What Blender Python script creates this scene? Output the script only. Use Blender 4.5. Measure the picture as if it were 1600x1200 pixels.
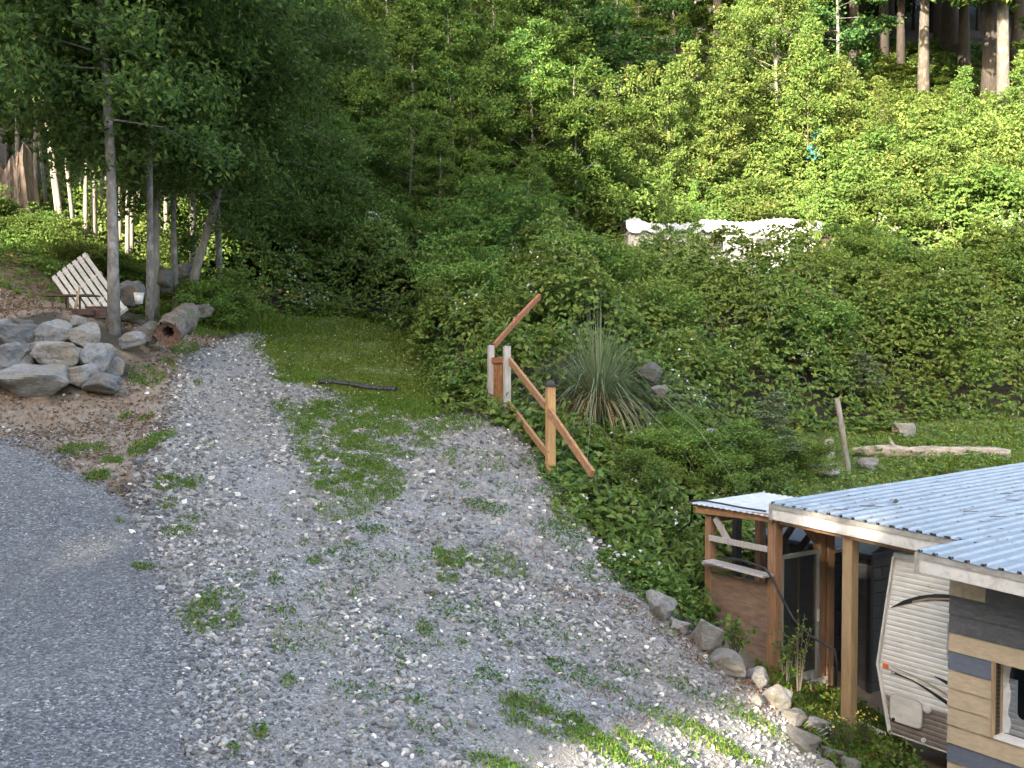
import bpy, bmesh, math, random
import numpy as np
from mathutils import Vector, Matrix

for o in list(bpy.data.objects):
    bpy.data.objects.remove(o, do_unlink=True)
scene = bpy.context.scene
C = scene.collection
R = math.radians

# ------------------------------------------------------------------ camera
CAM_Z = 4.7
PITCH = R(1.9)
FPX = 1600.0
cam = bpy.data.cameras.new('camera')
cam.sensor_width = 36.0
cam.lens = 36.0
cam.clip_start = 0.1
cam.clip_end = 2000
camo = bpy.data.objects.new('camera', cam)
camo.location = (0, 0, CAM_Z)
camo.rotation_euler = (R(90) - PITCH, 0, 0)
C.objects.link(camo)
scene.camera = camo

# ------------------------------------------------------------------ light
SUN_EL = R(20)
SUN_H = np.array([-0.53, -0.848])            # horizontal direction towards the sun (behind, left)
SUN_H = SUN_H / np.linalg.norm(SUN_H)
world = bpy.data.worlds.new('World')
scene.world = world
world.use_nodes = True
wn = world.node_tree.nodes
wl = world.node_tree.links
wn.clear()
sky = wn.new('ShaderNodeTexSky')
sky.sky_type = 'NISHITA'
sky.sun_disc = False
sky.sun_elevation = SUN_EL
sky.sun_rotation = math.atan2(SUN_H[0], SUN_H[1])
sky.air_density = 0.8
sky.dust_density = 3.0
sky.ozone_density = 0.2
bg = wn.new('ShaderNodeBackground')
bg.inputs['Strength'].default_value = 0.15
wo = wn.new('ShaderNodeOutputWorld')
wl.new(sky.outputs[0], bg.inputs[0])
wl.new(bg.outputs[0], wo.inputs[0])
sun = bpy.data.lights.new('sun', 'SUN')
sun.energy = 3.1
sun.angle = R(0.55)
sun.color = (1.0, 0.92, 0.80)
suno = bpy.data.objects.new('sun', sun)
tosun = Vector((SUN_H[0] * math.cos(SUN_EL), SUN_H[1] * math.cos(SUN_EL), math.sin(SUN_EL)))
suno.rotation_euler = tosun.to_track_quat('Z', 'Y').to_euler()
suno.location = (-20, -30, 30)
C.objects.link(suno)
scene.view_settings.view_transform = 'Standard'
scene.view_settings.look = 'None'
scene.view_settings.gamma = 1.0
scene.view_settings.exposure = 3.12
scene.view_settings.use_white_balance = True
scene.view_settings.white_balance_temperature = 7250
scene.view_settings.white_balance_tint = 10
scene.cycles.max_bounces = 8
scene.cycles.diffuse_bounces = 3
scene.cycles.transmission_bounces = 4

# ------------------------------------------------------------------ helpers
def ray(px, py):
    a = (px - 800) / FPX
    b = (600 - py) / FPX
    return np.array([a, math.cos(PITCH) + b * math.sin(PITCH), -math.sin(PITCH) + b * math.cos(PITCH)])

def P(px, py, Y):
    d = ray(px, py)
    return Vector((d[0] / d[1] * Y, Y, CAM_Z + d[2] / d[1] * Y))

def vnoise(x, y, seed, scale):
    rg = np.random.RandomState(seed)
    T = rg.rand(256, 256)
    u = np.asarray(x) / scale + 1000.3
    v = np.asarray(y) / scale + 1000.7
    i = np.floor(u).astype(int); j = np.floor(v).astype(int)
    fu = u - i; fv = v - j
    fu = fu * fu * (3 - 2 * fu); fv = fv * fv * (3 - 2 * fv)
    i0 = i % 256; i1 = (i + 1) % 256; j0 = j % 256; j1 = (j + 1) % 256
    return (T[i0, j0] * (1 - fu) + T[i1, j0] * fu) * (1 - fv) + (T[i0, j1] * (1 - fu) + T[i1, j1] * fu) * fv

# terrain: survey points (image column, image row, distance) on the ground, and plain world points
_sp = [
    (100, 1200, 7.0), (400, 1200, 7.2), (700, 1200, 7.6), (1000, 1200, 8.6), (1220, 1160, 10.6),
    (1120, 1010, 11.8), (1000, 930, 12.6), (900, 800, 14.4), (870, 745, 15.5), (790, 655, 17.7),
    (600, 700, 15.8), (600, 900, 11), (300, 900, 10.6), (50, 900, 10.4), (0, 690, 14.4),
    (250, 700, 14.3), (100, 615, 17.3), (250, 590, 18.4), (400, 520, 24.5), (550, 490, 28),
    (650, 600, 20.9), (560, 620, 19.4), (0, 480, 21.6), (0, 400, 25), (60, 350, 29),
    (175, 515, 19.4), (90, 508, 18.6), (0, 512, 18.6), (0, 615, 17.2), (300, 478, 26), (300, 420, 30),
    (1325, 742, 20), (1450, 730, 19.5), (1450, 705, 21.5), (1150, 690, 19),
]
_pts = [tuple(P(*s)) for s in _sp] + [
    (3.96, 11.93, 0.20), (5.0, 13.0, 0.05), (4.8, 13.6, 0.1), (8, 12, 0.0), (5.0, 10.2, 0.05), (8, 8, 0.0),
    (4.2, 13.4, 0.25), (3.3, 12.85, 0.62), (2.68, 13.72, 1.15), (3.6, 14.6, 0.9), (5.0, 16.0, 1.1), (8, 15.5, 0.9),
    (3.3, 9.6, 0.3), (2.6, 8.0, 0.6), (12, 17, 1.6), (18, 20, 2.4),
    (8, 23.2, 3.0), (14, 24.5, 3.2), (20, 26, 3.6), (4.5, 21.5, 3.3), (2.5, 19.0, 3.1),
    (2.0, 22, 4.0), (0, 22, 4.2), (0.0, 25.5, 5.2), (4.5, 28, 5.6), (9, 29.5, 5.9), (16, 30, 6.2), (24, 31, 6.6),
    (0, 31, 6.5), (7.4, 36, 6.7), (12, 36, 6.9), (20, 38, 8.6), (7, 45, 11.2), (14, 46, 12.0), (0, 44, 10.4),
    (22, 48, 13.0), (14, 55, 17.4), (24, 56, 18.2), (24, 66, 23.6), (12, 66, 22.5), (26, 80, 30), (36, 66, 23.6), (0, 62, 18.5),
    (-4, 34, 7.0), (-10, 34, 8.0), (-18, 34, 10.0), (-8, 45, 11), (-20, 46, 14), (-10, 62, 19), (-26, 62, 21),
    (-14, 22, 6.2), (-18, 24, 7.6), (-24, 20, 7.0), (-12, 15, 3.9), (-20, 10, 3.6),
    (-8, 3, 1.6), (0, 2, 1.0), (4, 3, 0.4), (12, 3, 0), (-30, -10, 1.5), (0, -15, 0.5), (30, -10, -1.0),
    (-60, -60, 3), (0, -60, 1), (60, -60, -2), (-60, 0, 6), (-60, 40, 18), (-60, 90, 38), (0, 90, 33), (60, 90, 36),
    (60, 40, 10), (60, 0, -2), (-120, 160, 62), (0, 160, 60), (120, 160, 60), (-160, 0, 20), (160, 0, -4), (160, 60, 18), (-160, 60, 34),
    (-100, -160, 6), (100, -160, -2), (0, 240, 82), (-200, 240, 84), (200, 240, 80),
]
_pts = np.array(_pts, float)
_c2 = 1.6 ** 2
def _phi(ax, ay, bx, by):
    return np.sqrt((ax[:, None] - bx[None]) ** 2 + (ay[:, None] - by[None]) ** 2 + _c2)
_n = len(_pts)
_A = np.zeros((_n + 3, _n + 3))
_A[:_n, :_n] = _phi(_pts[:, 0], _pts[:, 1], _pts[:, 0], _pts[:, 1]) - 0.02 * np.eye(_n)
_A[:_n, _n] = 1; _A[:_n, _n + 1] = _pts[:, 0]; _A[:_n, _n + 2] = _pts[:, 1]
_A[_n:, :_n] = _A[:_n, _n:].T
_w = np.linalg.solve(_A, np.concatenate([_pts[:, 2], [0, 0, 0]]))

def H(x, y):
    x = np.atleast_1d(np.asarray(x, float)).ravel(); y = np.atleast_1d(np.asarray(y, float)).ravel()
    out = np.empty(len(x))
    for k in range(0, len(x), 20000):
        xs, ys = x[k:k + 20000], y[k:k + 20000]
        out[k:k + 20000] = _phi(xs, ys, _pts[:, 0], _pts[:, 1]) @ _w[:_n] + _w[_n] + _w[_n + 1] * xs + _w[_n + 2] * ys
    out += 0.05 * (vnoise(x, y, 3, 1.1) - 0.5) + 0.025 * (vnoise(x, y, 4, 0.37) - 0.5)
    return out

def h1(x, y):
    return float(H(x, y)[0])

def G(px, py):
    """where the sight line of a photo point meets the ground"""
    d = ray(px, py)
    t = np.concatenate([np.arange(3, 40, 0.05), np.arange(40, 150, 0.25)])
    z = CAM_Z + d[2] / d[1] * t
    hh = H(d[0] / d[1] * t, t)
    k = np.argmax(z <= hh)
    if not (z <= hh).any():
        k = len(t) - 1
    return Vector((d[0] / d[1] * t[k], t[k], hh[k]))

def sd_poly(x, y, poly):
    """signed distance, positive inside"""
    poly = np.asarray(poly, float)[:, :2]
    d = np.full(len(x), 1e9); ins = np.zeros(len(x), bool)
    for (x0, y0), (x1, y1) in zip(poly, np.roll(poly, -1, 0)):
        ex, ey = x1 - x0, y1 - y0
        t = np.clip(((x - x0) * ex + (y - y0) * ey) / (ex * ex + ey * ey + 1e-12), 0, 1)
        d = np.minimum(d, np.hypot(x - x0 - t * ex, y - y0 - t * ey))
        c = ((y0 > y) != (y1 > y))
        with np.errstate(divide='ignore', invalid='ignore'):
            xi = (x1 - x0) * (y - y0) / (y1 - y0 + 1e-12) + x0
        ins ^= c & (x < xi)
    return np.where(ins, d, -d)

def tag(o, label, cat=None, group=None, kind=None):
    if label: o['label'] = label
    if cat: o['category'] = cat
    if group: o['group'] = group
    if kind: o['kind'] = kind
    return o

def thing(name, label, cat, loc=(0, 0, 0), rz=0, group=None):
    o = bpy.data.objects.new(name, None)
    o.empty_display_size = 0.2
    C.objects.link(o)
    o.location = loc; o.rotation_euler = (0, 0, rz)
    return tag(o, label, cat, group)

def link(name, me, mat=None, parent=None):
    o = bpy.data.objects.new(name, me)
    C.objects.link(o)
    if mat and not me.materials:
        me.materials.append(mat)
    if parent is not None:
        o.parent = parent
        if parent.type == 'EMPTY' and tuple(parent.location) != (0, 0, 0):
            pass
    return o

def np_mesh(name, V, F, smooth=False):
    V = np.ascontiguousarray(V, np.float32); F = np.ascontiguousarray(F, np.int32)
    m, k = F.shape
    me = bpy.data.meshes.new(name)
    me.vertices.add(len(V)); me.vertices.foreach_set('co', V.ravel())
    me.loops.add(m * k); me.loops.foreach_set('vertex_index', F.ravel())
    me.polygons.add(m); me.polygons.foreach_set('loop_start', np.arange(m, dtype=np.int32) * k)
    me.update(calc_edges=True)
    me.polygons.foreach_set('use_smooth', np.full(m, smooth, bool))
    return me

class MB:
    def __init__(s): s.v = []; s.f = []
    def add(s, vs, fs):
        b = len(s.v); s.v += [tuple(p) for p in vs]; s.f += [tuple(b + i for i in f) for f in fs]
    def hexa(s, c):
        s.add(c, [(3, 2, 1, 0), (4, 5, 6, 7), (0, 1, 5, 4), (1, 2, 6, 5), (2, 3, 7, 6), (3, 0, 4, 7)])
    def box(s, x0, x1, y0, y1, z0, z1):
        s.hexa([(x0, y0, z0), (x1, y0, z0), (x1, y1, z0), (x0, y1, z0), (x0, y0, z1), (x1, y0, z1), (x1, y1, z1), (x0, y1, z1)])
    def bar(s, p, q, w, h, up=(0, 0, 1)):
        p = Vector(p); q = Vector(q); d = (q - p).normalized(); upv = Vector(up)
        sd = d.cross(upv)
        if sd.length < 1e-4: sd = d.cross(Vector((1, 0, 0)))
        sd.normalize(); u2 = sd.cross(d)
        a = sd * w / 2; b = u2 * h / 2
        s.hexa([p - a - b, p + a - b, q + a - b, q - a - b, p - a + b, p + a + b, q + a + b, q - a + b])
    def tube(s, pts, rad, n=7, cap=True, wob=0, rng=None):
        pts = [Vector(p) for p in pts]; rings = []
        ref = Vector((0.13, 0.95, 0.2))
        for i, p in enumerate(pts):
            d = (pts[min(i + 1, len(pts) - 1)] - pts[max(i - 1, 0)]).normalized()
            a = d.cross(ref)
            if a.length < 1e-3: a = d.cross(Vector((1, 0, 0)))
            a.normalize(); b = d.cross(a)
            rr = []
            for k in range(n):
                t = 2 * math.pi * k / n
                r = rad[i] * (1 + (rng.uniform(-wob, wob) if rng else 0))
                rr.append(p + (a * math.cos(t) + b * math.sin(t)) * r)
            rings.append(rr)
        vs = [v for r in rings for v in r]
        fs = [(i * n + k, i * n + (k + 1) % n, (i + 1) * n + (k + 1) % n, (i + 1) * n + k) for i in range(len(pts) - 1) for k in range(n)]
        if cap:
            fs += [tuple(range(n))[::-1], tuple((len(pts) - 1) * n + k for k in range(n))]
        s.add(vs, fs)
    def mesh(s, name, smooth=False, bevel=0):
        me = bpy.data.meshes.new(name)
        me.from_pydata(s.v, [], s.f)
        bm = bmesh.new(); bm.from_mesh(me)
        bmesh.ops.recalc_face_normals(bm, faces=bm.faces)
        if bevel:
            bmesh.ops.bevel(bm, geom=[e for e in bm.edges], offset=bevel, segments=1, affect='EDGES')
        bm.to_mesh(me); bm.free()
        if smooth:
            me.polygons.foreach_set('use_smooth', np.full(len(me.polygons), True))
        me.update()
        return me
    def build(s, name, mat, parent=None, smooth=False, bevel=0):
        return link(name, s.mesh(name, smooth, bevel), mat, parent)

# ------------------------------------------------------------------ materials
def newmat(name):
    m = bpy.data.materials.new(name); m.use_nodes = True
    nt = m.node_tree; nt.nodes.clear()
    out = nt.nodes.new('ShaderNodeOutputMaterial')
    return m, nt, out

def N(nt, typ, **kw):
    n = nt.nodes.new(typ)
    for k, v in kw.items():
        if k.startswith('i_'):
            n.inputs[k[2:].replace('_', ' ')].default_value = v
        else:
            setattr(n, k, v)
    return n

def ramp(nt, fac, stops, interp='LINEAR'):
    r = nt.nodes.new('ShaderNodeValToRGB')
    r.color_ramp.interpolation = interp
    el = r.color_ramp.elements
    while len(el) > 1: el.remove(el[-1])
    el[0].position = stops[0][0]; el[0].color = (*stops[0][1], 1)
    for p, c in stops[1:]:
        e = el.new(p); e.color = (*c, 1)
    nt.links.new(fac, r.inputs[0])
    return r.outputs[0]

def mixc(nt, fac, a, b, mode='MIX'):
    m = nt.nodes.new('ShaderNodeMix'); m.data_type = 'RGBA'; m.blend_type = mode
    for s, v in ((0, fac), (6, a), (7, b)):
        if isinstance(v, (int, float)): m.inputs[s].default_value = v
        elif isinstance(v, tuple): m.inputs[s].default_value = (*v, 1)
        else: nt.links.new(v, m.inputs[s])
    return m.outputs[2]

def noise(nt, vec, scale, detail=4, rough=0.6, dist=0):
    n = nt.nodes.new('ShaderNodeTexNoise')
    n.inputs['Scale'].default_value = scale; n.inputs['Detail'].default_value = detail
    n.inputs['Roughness'].default_value = rough; n.inputs['Distortion'].default_value = dist
    if vec is not None: nt.links.new(vec, n.inputs['Vector'])
    return n.outputs[0]

def geo_pos(nt):
    return nt.nodes.new('ShaderNodeNewGeometry').outputs['Position']

def objco(nt, scale=None):
    o = nt.nodes.new('ShaderNodeTexCoord').outputs['Object']
    if scale:
        mp = nt.nodes.new('ShaderNodeMapping'); mp.inputs['Scale'].default_value = scale
        nt.links.new(o, mp.inputs[0]); return mp.outputs[0]
    return o

def finish(nt, out, col, rough=0.8, bump=None, bstr=0.4, bdist=0.02, metal=0, spec=0.5):
    p = nt.nodes.new('ShaderNodeBsdfPrincipled')
    if isinstance(col, tuple): p.inputs['Base Color'].default_value = (*col, 1)
    else: nt.links.new(col, p.inputs['Base Color'])
    if isinstance(rough, (int, float)): p.inputs['Roughness'].default_value = rough
    else: nt.links.new(rough, p.inputs['Roughness'])
    p.inputs['Metallic'].default_value = metal
    p.inputs['Specular IOR Level'].default_value = spec
    if bump is not None:
        b = nt.nodes.new('ShaderNodeBump'); b.inputs['Strength'].default_value = bstr; b.inputs['Distance'].default_value = bdist
        nt.links.new(bump, b.inputs['Height']); nt.links.new(b.outputs[0], p.inputs['Normal'])
    nt.links.new(p.outputs[0], out.inputs[0])
    return p

def leaf_mat(name, stops, transl=0.35, tcol=None, rough=0.5, spec=0.3, big=None):
    m, nt, out = newmat(name)
    g = nt.nodes.new('ShaderNodeNewGeometry')
    col = ramp(nt, g.outputs['Random Per Island'], stops)
    if big:
        nz = noise(nt, g.outputs['Position'], big[0], 2)
        col = mixc(nt, ramp(nt, nz, [(0.4, (0, 0, 0)), (0.62, (1, 1, 1))]), col, mixc(nt, 0.6, col, big[1]))
    oi = nt.nodes.new('ShaderNodeObjectInfo')
    hs = nt.nodes.new('ShaderNodeHueSaturation')
    mr = nt.nodes.new('ShaderNodeMapRange'); mr.inputs[3].default_value = 0.82; mr.inputs[4].default_value = 1.2
    nt.links.new(oi.outputs['Random'], mr.inputs[0]); nt.links.new(mr.outputs[0], hs.inputs['Value'])
    mr2 = nt.nodes.new('ShaderNodeMapRange'); mr2.inputs[3].default_value = 0.485; mr2.inputs[4].default_value = 0.51
    nt.links.new(oi.outputs['Random'], mr2.inputs[0]); nt.links.new(mr2.outputs[0], hs.inputs['Hue'])
    nt.links.new(col, hs.inputs['Color']); col = hs.outputs[0]
    p = nt.nodes.new('ShaderNodeBsdfPrincipled')
    p.inputs['Roughness'].default_value = rough; p.inputs['Specular IOR Level'].default_value = spec
    nt.links.new(col, p.inputs['Base Color'])
    t = nt.nodes.new('ShaderNodeBsdfTranslucent')
    nt.links.new(mixc(nt, 0.5, col, tcol or (0.12, 0.16, 0.02)), t.inputs[0])
    mx = nt.nodes.new('ShaderNodeMixShader'); mx.inputs[0].default_value = transl
    nt.links.new(p.outputs[0], mx.inputs[1]); nt.links.new(t.outputs[0], mx.inputs[2])
    nt.links.new(mx.outputs[0], out.inputs[0])
    return m

M = {}
M['alder'] = leaf_mat('alder_leaves', [(0, (.036, .080, .030)), (.5, (.082, .155, .046)), (.9, (.135, .22, .058)), (1, (.21, .26, .06))], tcol=(.13, .2, .03), transl=.45, rough=.6, spec=.15)
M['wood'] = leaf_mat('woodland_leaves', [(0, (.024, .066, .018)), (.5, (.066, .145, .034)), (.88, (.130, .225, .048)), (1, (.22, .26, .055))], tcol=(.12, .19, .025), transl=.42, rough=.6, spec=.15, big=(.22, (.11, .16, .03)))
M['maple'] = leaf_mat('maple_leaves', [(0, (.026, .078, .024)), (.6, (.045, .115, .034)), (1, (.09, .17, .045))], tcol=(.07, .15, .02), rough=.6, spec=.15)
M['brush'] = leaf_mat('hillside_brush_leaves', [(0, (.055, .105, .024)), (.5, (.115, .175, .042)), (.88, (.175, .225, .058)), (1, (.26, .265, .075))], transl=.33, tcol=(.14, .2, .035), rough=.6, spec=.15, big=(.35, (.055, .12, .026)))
M['bramble'] = leaf_mat('bramble_leaves', [(0, (.030, .088, .022)), (.35, (.082, .182, .038)), (.8, (.16, .28, .06)), (1, (.26, .32, .08))], transl=.32, rough=.55, spec=.22, tcol=(.13, .20, .025), big=(.5, (.16, .215, .038)))
M['broadweed'] = leaf_mat('broad_weed_leaves', [(0, (.09, .17, .04)), (.6, (.13, .22, .05)), (.93, (.18, .25, .06)), (1, (.25, .2, .1))], transl=.35, tcol=(.12, .2, .03))
M['fern'] = leaf_mat('fern_fronds', [(0, (.05, .09, .02)), (.7, (.09, .13, .03)), (1, (.18, .13, .04))])
M['grass'] = leaf_mat('grass_blades', [(0, (.08, .15, .016)), (.6, (.145, .235, .026)), (.9, (.22, .265, .05)), (1, (.32, .28, .10))], transl=.3, tcol=(.13, .2, .012), rough=.6, spec=.15)
M['weed'] = leaf_mat('weed_leaves', [(0, (.03, .09, .016)), (.6, (.075, .165, .025)), (.9, (.13, .18, .04)), (1, (.2, .15, .06))], transl=.25, tcol=(.08, .16, .012), rough=.6, spec=.15)
M['redweed'] = leaf_mat('red_weeds', [(0, (.12, .03, .025)), (.5, (.19, .075, .05)), (.8, (.15, .11, .05)), (1, (.22, .18, .09))], transl=.2)
M['drygrass'] = leaf_mat('dry_blades', [(0, (.18, .13, .07)), (.6, (.28, .21, .12)), (1, (.36, .29, .18))], transl=.2)
M['pampas'] = leaf_mat('pampas_blades', [(0, (.10, .15, .075)), (.6, (.17, .23, .12)), (1, (.30, .33, .2))], transl=.3, tcol=(.15, .2, .06))
M['litter'] = leaf_mat('fallen_leaves', [(0, (.08, .05, .03)), (.5, (.17, .11, .065)), (.9, (.27, .19, .11)), (1, (.36, .28, .17))], transl=.1, tcol=(.2, .12, .05))
M['white_flower'] = leaf_mat('white_petals', [(0, (.7, .68, .7)), (1, (.8, .8, .78))], transl=.3, tcol=(.7, .7, .7))
M['yellow_flower'] = leaf_mat('yellow_petals', [(0, (.75, .6, .06)), (1, (.8, .72, .25))], transl=.3, tcol=(.7, .6, .1))

def bark(name, dark, light, sc=(6, 6, 1.5), patch=None):
    m, nt, out = newmat(name)
    v = objco(nt, sc)
    n1 = noise(nt, v, 2.2, 6, .65)
    col = ramp(nt, n1, [(.3, dark), (.68, light)])
    if patch:
        n2 = noise(nt, objco(nt, (1, 1, .7)), 3.0, 5, .6)
        col = mixc(nt, ramp(nt, n2, [(.52, (0, 0, 0)), (.62, (1, 1, 1))]), col, patch)
    finish(nt, out, col, .9, n1, .7, .03)
    return m
M['bark_alder'] = bark('alder_bark', (.10, .09, .08), (.25, .235, .215), (5, 5, 3), (.31, .295, .27))
M['bark_grey'] = bark('grey_bark', (.07, .065, .06), (.22, .205, .19), (7, 7, 3), (.28, .27, .25))
M['bark_fir'] = bark('fir_bark', (.02, .017, .014), (.062, .052, .044), (9, 9, 1.2))
M['bark_pale'] = bark('pale_bark', (.12, .108, .09), (.29, .265, .23), (6, 6, 1.5))
M['bark_mottled'] = bark('mottled_fir_bark', (.045, .04, .034), (.12, .108, .092), (7, 7, 1.5), (.15, .138, .12))
M['bark_twig'] = bark('twig_bark', (.06, .05, .035), (.14, .12, .09), (8, 8, 2))
M['stump'] = bark('stump_wood', (.08, .052, .040), (.29, .225, .185), (9, 9, .8))
M['log_end'] = bark('rotten_log_end', (.05, .03, .022), (.19, .115, .08), (9, 9, 9))
M['logwood'] = bark('weathered_log', (.16, .13, .105), (.42, .36, .30), (3, 3, 9), None)
M['rotlog'] = bark('rotten_log', (.04, .032, .027), (.20, .16, .135), (5, 5, 5), (.07, .085, .035))

def rock_mat(name, a, b, tint, moss=None):
    m, nt, out = newmat(name)
    oi = nt.nodes.new('ShaderNodeObjectInfo')
    add = nt.nodes.new('ShaderNodeVectorMath'); add.operation = 'ADD'
    nt.links.new(objco(nt), add.inputs[0])
    cx = nt.nodes.new('ShaderNodeCombineXYZ')
    ml = nt.nodes.new('ShaderNodeMath'); ml.operation = 'MULTIPLY'; ml.inputs[1].default_value = 37
    nt.links.new(oi.outputs['Random'], ml.inputs[0]); nt.links.new(ml.outputs[0], cx.inputs[0]); nt.links.new(ml.outputs[0], cx.inputs[2])
    nt.links.new(cx.outputs[0], add.inputs[1]); v = add.outputs[0]
    n1 = noise(nt, v, 3.0, 8, .68, .6)
    n2 = noise(nt, v, 1.1, 3, .5)
    n3 = noise(nt, v, 28, 3, .7)
    col = ramp(nt, n1, [(.3, a), (.7, b)])
    col = mixc(nt, ramp(nt, n2, [(.48, (0, 0, 0)), (.62, (1, 1, 1))]), col, tint)
    vc = nt.nodes.new('ShaderNodeTexVoronoi'); vc.feature = 'DISTANCE_TO_EDGE'; vc.inputs['Scale'].default_value = 2.3
    wv = nt.nodes.new('ShaderNodeVectorMath'); wv.operation = 'ADD'; nt.links.new(v, wv.inputs[0])
    nv = nt.nodes.new('ShaderNodeTexNoise'); nv.inputs['Scale'].default_value = 2.5; nv.inputs['Detail'].default_value = 4; nt.links.new(v, nv.inputs['Vector']); nt.links.new(nv.outputs[1], wv.inputs[1]); nt.links.new(wv.outputs[0], vc.inputs['Vector'])
    crack = ramp(nt, vc.outputs['Distance'], [(0, (1, 1, 1)), (.035, (0, 0, 0))])
    col = mixc(nt, mixc(nt, .6, (0, 0, 0), crack), col, (.05, .045, .04))
    lich = noise(nt, v, 6.5, 5, .7)
    col = mixc(nt, ramp(nt, lich, [(.60, (0, 0, 0)), (.68, (.55, .55, .55))]), col, (.46, .46, .42))
    col = mixc(nt, ramp(nt, n3, [(.35, (0, 0, 0)), (.7, (1, 1, 1))]), mixc(nt, .25, col, (.05, .05, .05)), col)
    hs = nt.nodes.new('ShaderNodeHueSaturation')
    mr = nt.nodes.new('ShaderNodeMapRange'); mr.inputs[3].default_value = .7; mr.inputs[4].default_value = 1.2
    nt.links.new(oi.outputs['Random'], mr.inputs[0]); nt.links.new(mr.outputs[0], hs.inputs['Value'])
    nt.links.new(col, hs.inputs['Color'])
    bm_ = nt.nodes.new('ShaderNodeMath'); bm_.operation = 'ADD'
    nt.links.new(n1, bm_.inputs[0]); nt.links.new(n3, bm_.inputs[1])
    finish(nt, out, hs.outputs[0], .9, bm_.outputs[0], .6, .04)
    return m
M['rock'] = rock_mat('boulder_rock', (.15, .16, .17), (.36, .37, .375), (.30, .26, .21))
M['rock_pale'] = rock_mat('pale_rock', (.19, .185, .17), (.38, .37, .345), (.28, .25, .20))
M['rock_dark'] = rock_mat('dark_rock', (.10, .10, .095), (.22, .21, .20), (.13, .12, .08))  # darkest of the three boulder rocks

def stone_mat(nm='crushed_stone', mul=1.0):
    m, nt, out = newmat(nm)
    g = nt.nodes.new('ShaderNodeNewGeometry')
    col = ramp(nt, g.outputs['Random Per Island'], [(0, (.075, .08, .088)), (.3, (.17, .178, .188)), (.6, (.27, .278, .288)), (.85, (.36, .36, .36)), (.95, (.46, .44, .41)), (.985, (.66, .65, .64)), (1, (.75, .75, .75))])
    n1 = noise(nt, g.outputs['Position'], 40, 3)
    col = mixc(nt, .35, col, ramp(nt, n1, [(.3, (.08, .08, .085)), (.7, (.5, .5, .5))]), 'OVERLAY')
    n2 = noise(nt, g.outputs['Position'], .5, 3)
    col = mixc(nt, ramp(nt, n2, [(.52, (0, 0, 0)), (.72, (.3, .3, .3))]), col, (.30, .27, .235), 'MIX')
    col = mixc(nt, 1.0, col, (mul * 1.16, mul * 1.11, mul * 1.03), 'MULTIPLY')
    finish(nt, out, col, .85, n1, .3, .01)
    return m
M['stone'] = stone_mat()
M['grit'] = stone_mat('road_grit_stone', .78)

def gravel_bed():
    m, nt, out = newmat('gravel_bed')
    p = geo_pos(nt)
    vo = nt.nodes.new('ShaderNodeTexVoronoi'); vo.inputs['Scale'].default_value = 55; nt.links.new(p, vo.inputs['Vector'])
    sep = nt.nodes.new('ShaderNodeSeparateColor'); nt.links.new(vo.outputs['Color'], sep.inputs[0])
    col = ramp(nt, sep.outputs[0], [(0, (.15, .148, .145)), (.5, (.25, .245, .235)), (.9, (.34, .33, .32)), (1, (.5, .5, .5))])
    n = noise(nt, p, .8, 5)
    col = mixc(nt, ramp(nt, n, [(.42, (0, 0, 0)), (.62, (.7, .7, .7))]), col, (.25, .222, .185))
    dn = ramp(nt, vo.outputs['Distance'], [(0, (1, 1, 1)), (.6, (0, 0, 0))])
    finish(nt, out, col, .9, dn, .8, .03)
    return m
M['gravel_bed'] = gravel_bed()

def road_mat():
    m, nt, out = newmat('compacted_fine_gravel')
    p = geo_pos(nt)
    vo = nt.nodes.new('ShaderNodeTexVoronoi'); vo.inputs['Scale'].default_value = 48; nt.links.new(p, vo.inputs['Vector'])
    sep = nt.nodes.new('ShaderNodeSeparateColor'); nt.links.new(vo.outputs['Color'], sep.inputs[0])
    col = ramp(nt, sep.outputs[0], [(0, (.05, .051, .054)), (.45, (.145, .147, .152)), (.8, (.25, .252, .255)), (.96, (.38, .38, .38)), (1, (.64, .64, .64))])
    n = noise(nt, p, .55, 5)
    col = mixc(nt, ramp(nt, n, [(.3, (.75, .75, .75)), (.62, (0, 0, 0))]), col, mixc(nt, .55, col, (.235, .225, .205)))
    nb_ = noise(nt, p, .23, 3, .5, .8)
    col = mixc(nt, ramp(nt, nb_, [(.42, (0, 0, 0)), (.6, (.4, .4, .4))]), col, (.115, .116, .12))
    dn = ramp(nt, vo.outputs['Distance'], [(0, (1, 1, 1)), (.7, (0, 0, 0))])
    finish(nt, out, col, .95, dn, 1.0, .02, spec=.25)
    return m
M['road'] = road_mat()

def ground_mat():
    m, nt, out = newmat('soil')
    p = geo_pos(nt)
    at = nt.nodes.new('ShaderNodeAttribute'); at.attribute_name = 'dirt'
    at2 = nt.nodes.new('ShaderNodeAttribute'); at2.attribute_name = 'turf'
    n1 = noise(nt, p, 6, 8, .7); n2 = noise(nt, p, 1.2, 4); n3 = noise(nt, p, 45, 3, .7)
    forest = ramp(nt, n1, [(.3, (.022, .019, .012)), (.7, (.06, .050, .030))])
    dirt = ramp(nt, n1, [(.3, (.15, .105, .072)), (.7, (.30, .235, .17))])
    dirt = mixc(nt, ramp(nt, n3, [(.5, (0, 0, 0)), (.68, (.7, .7, .7))]), dirt, (.36, .33, .29))
    dirt = mixc(nt, ramp(nt, n2, [(.5, (0, 0, 0)), (.7, (.7, .7, .7))]), dirt, (.20, .115, .07))
    turf = ramp(nt, n1, [(.3, (.06, .085, .02)), (.7, (.12, .15, .04))])
    col = mixc(nt, at.outputs['Fac'], forest, dirt)
    col = mixc(nt, at2.outputs['Fac'], col, turf)
    finish(nt, out, col, .95, n1, .6, .05)
    return m
M['ground'] = ground_mat()

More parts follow.
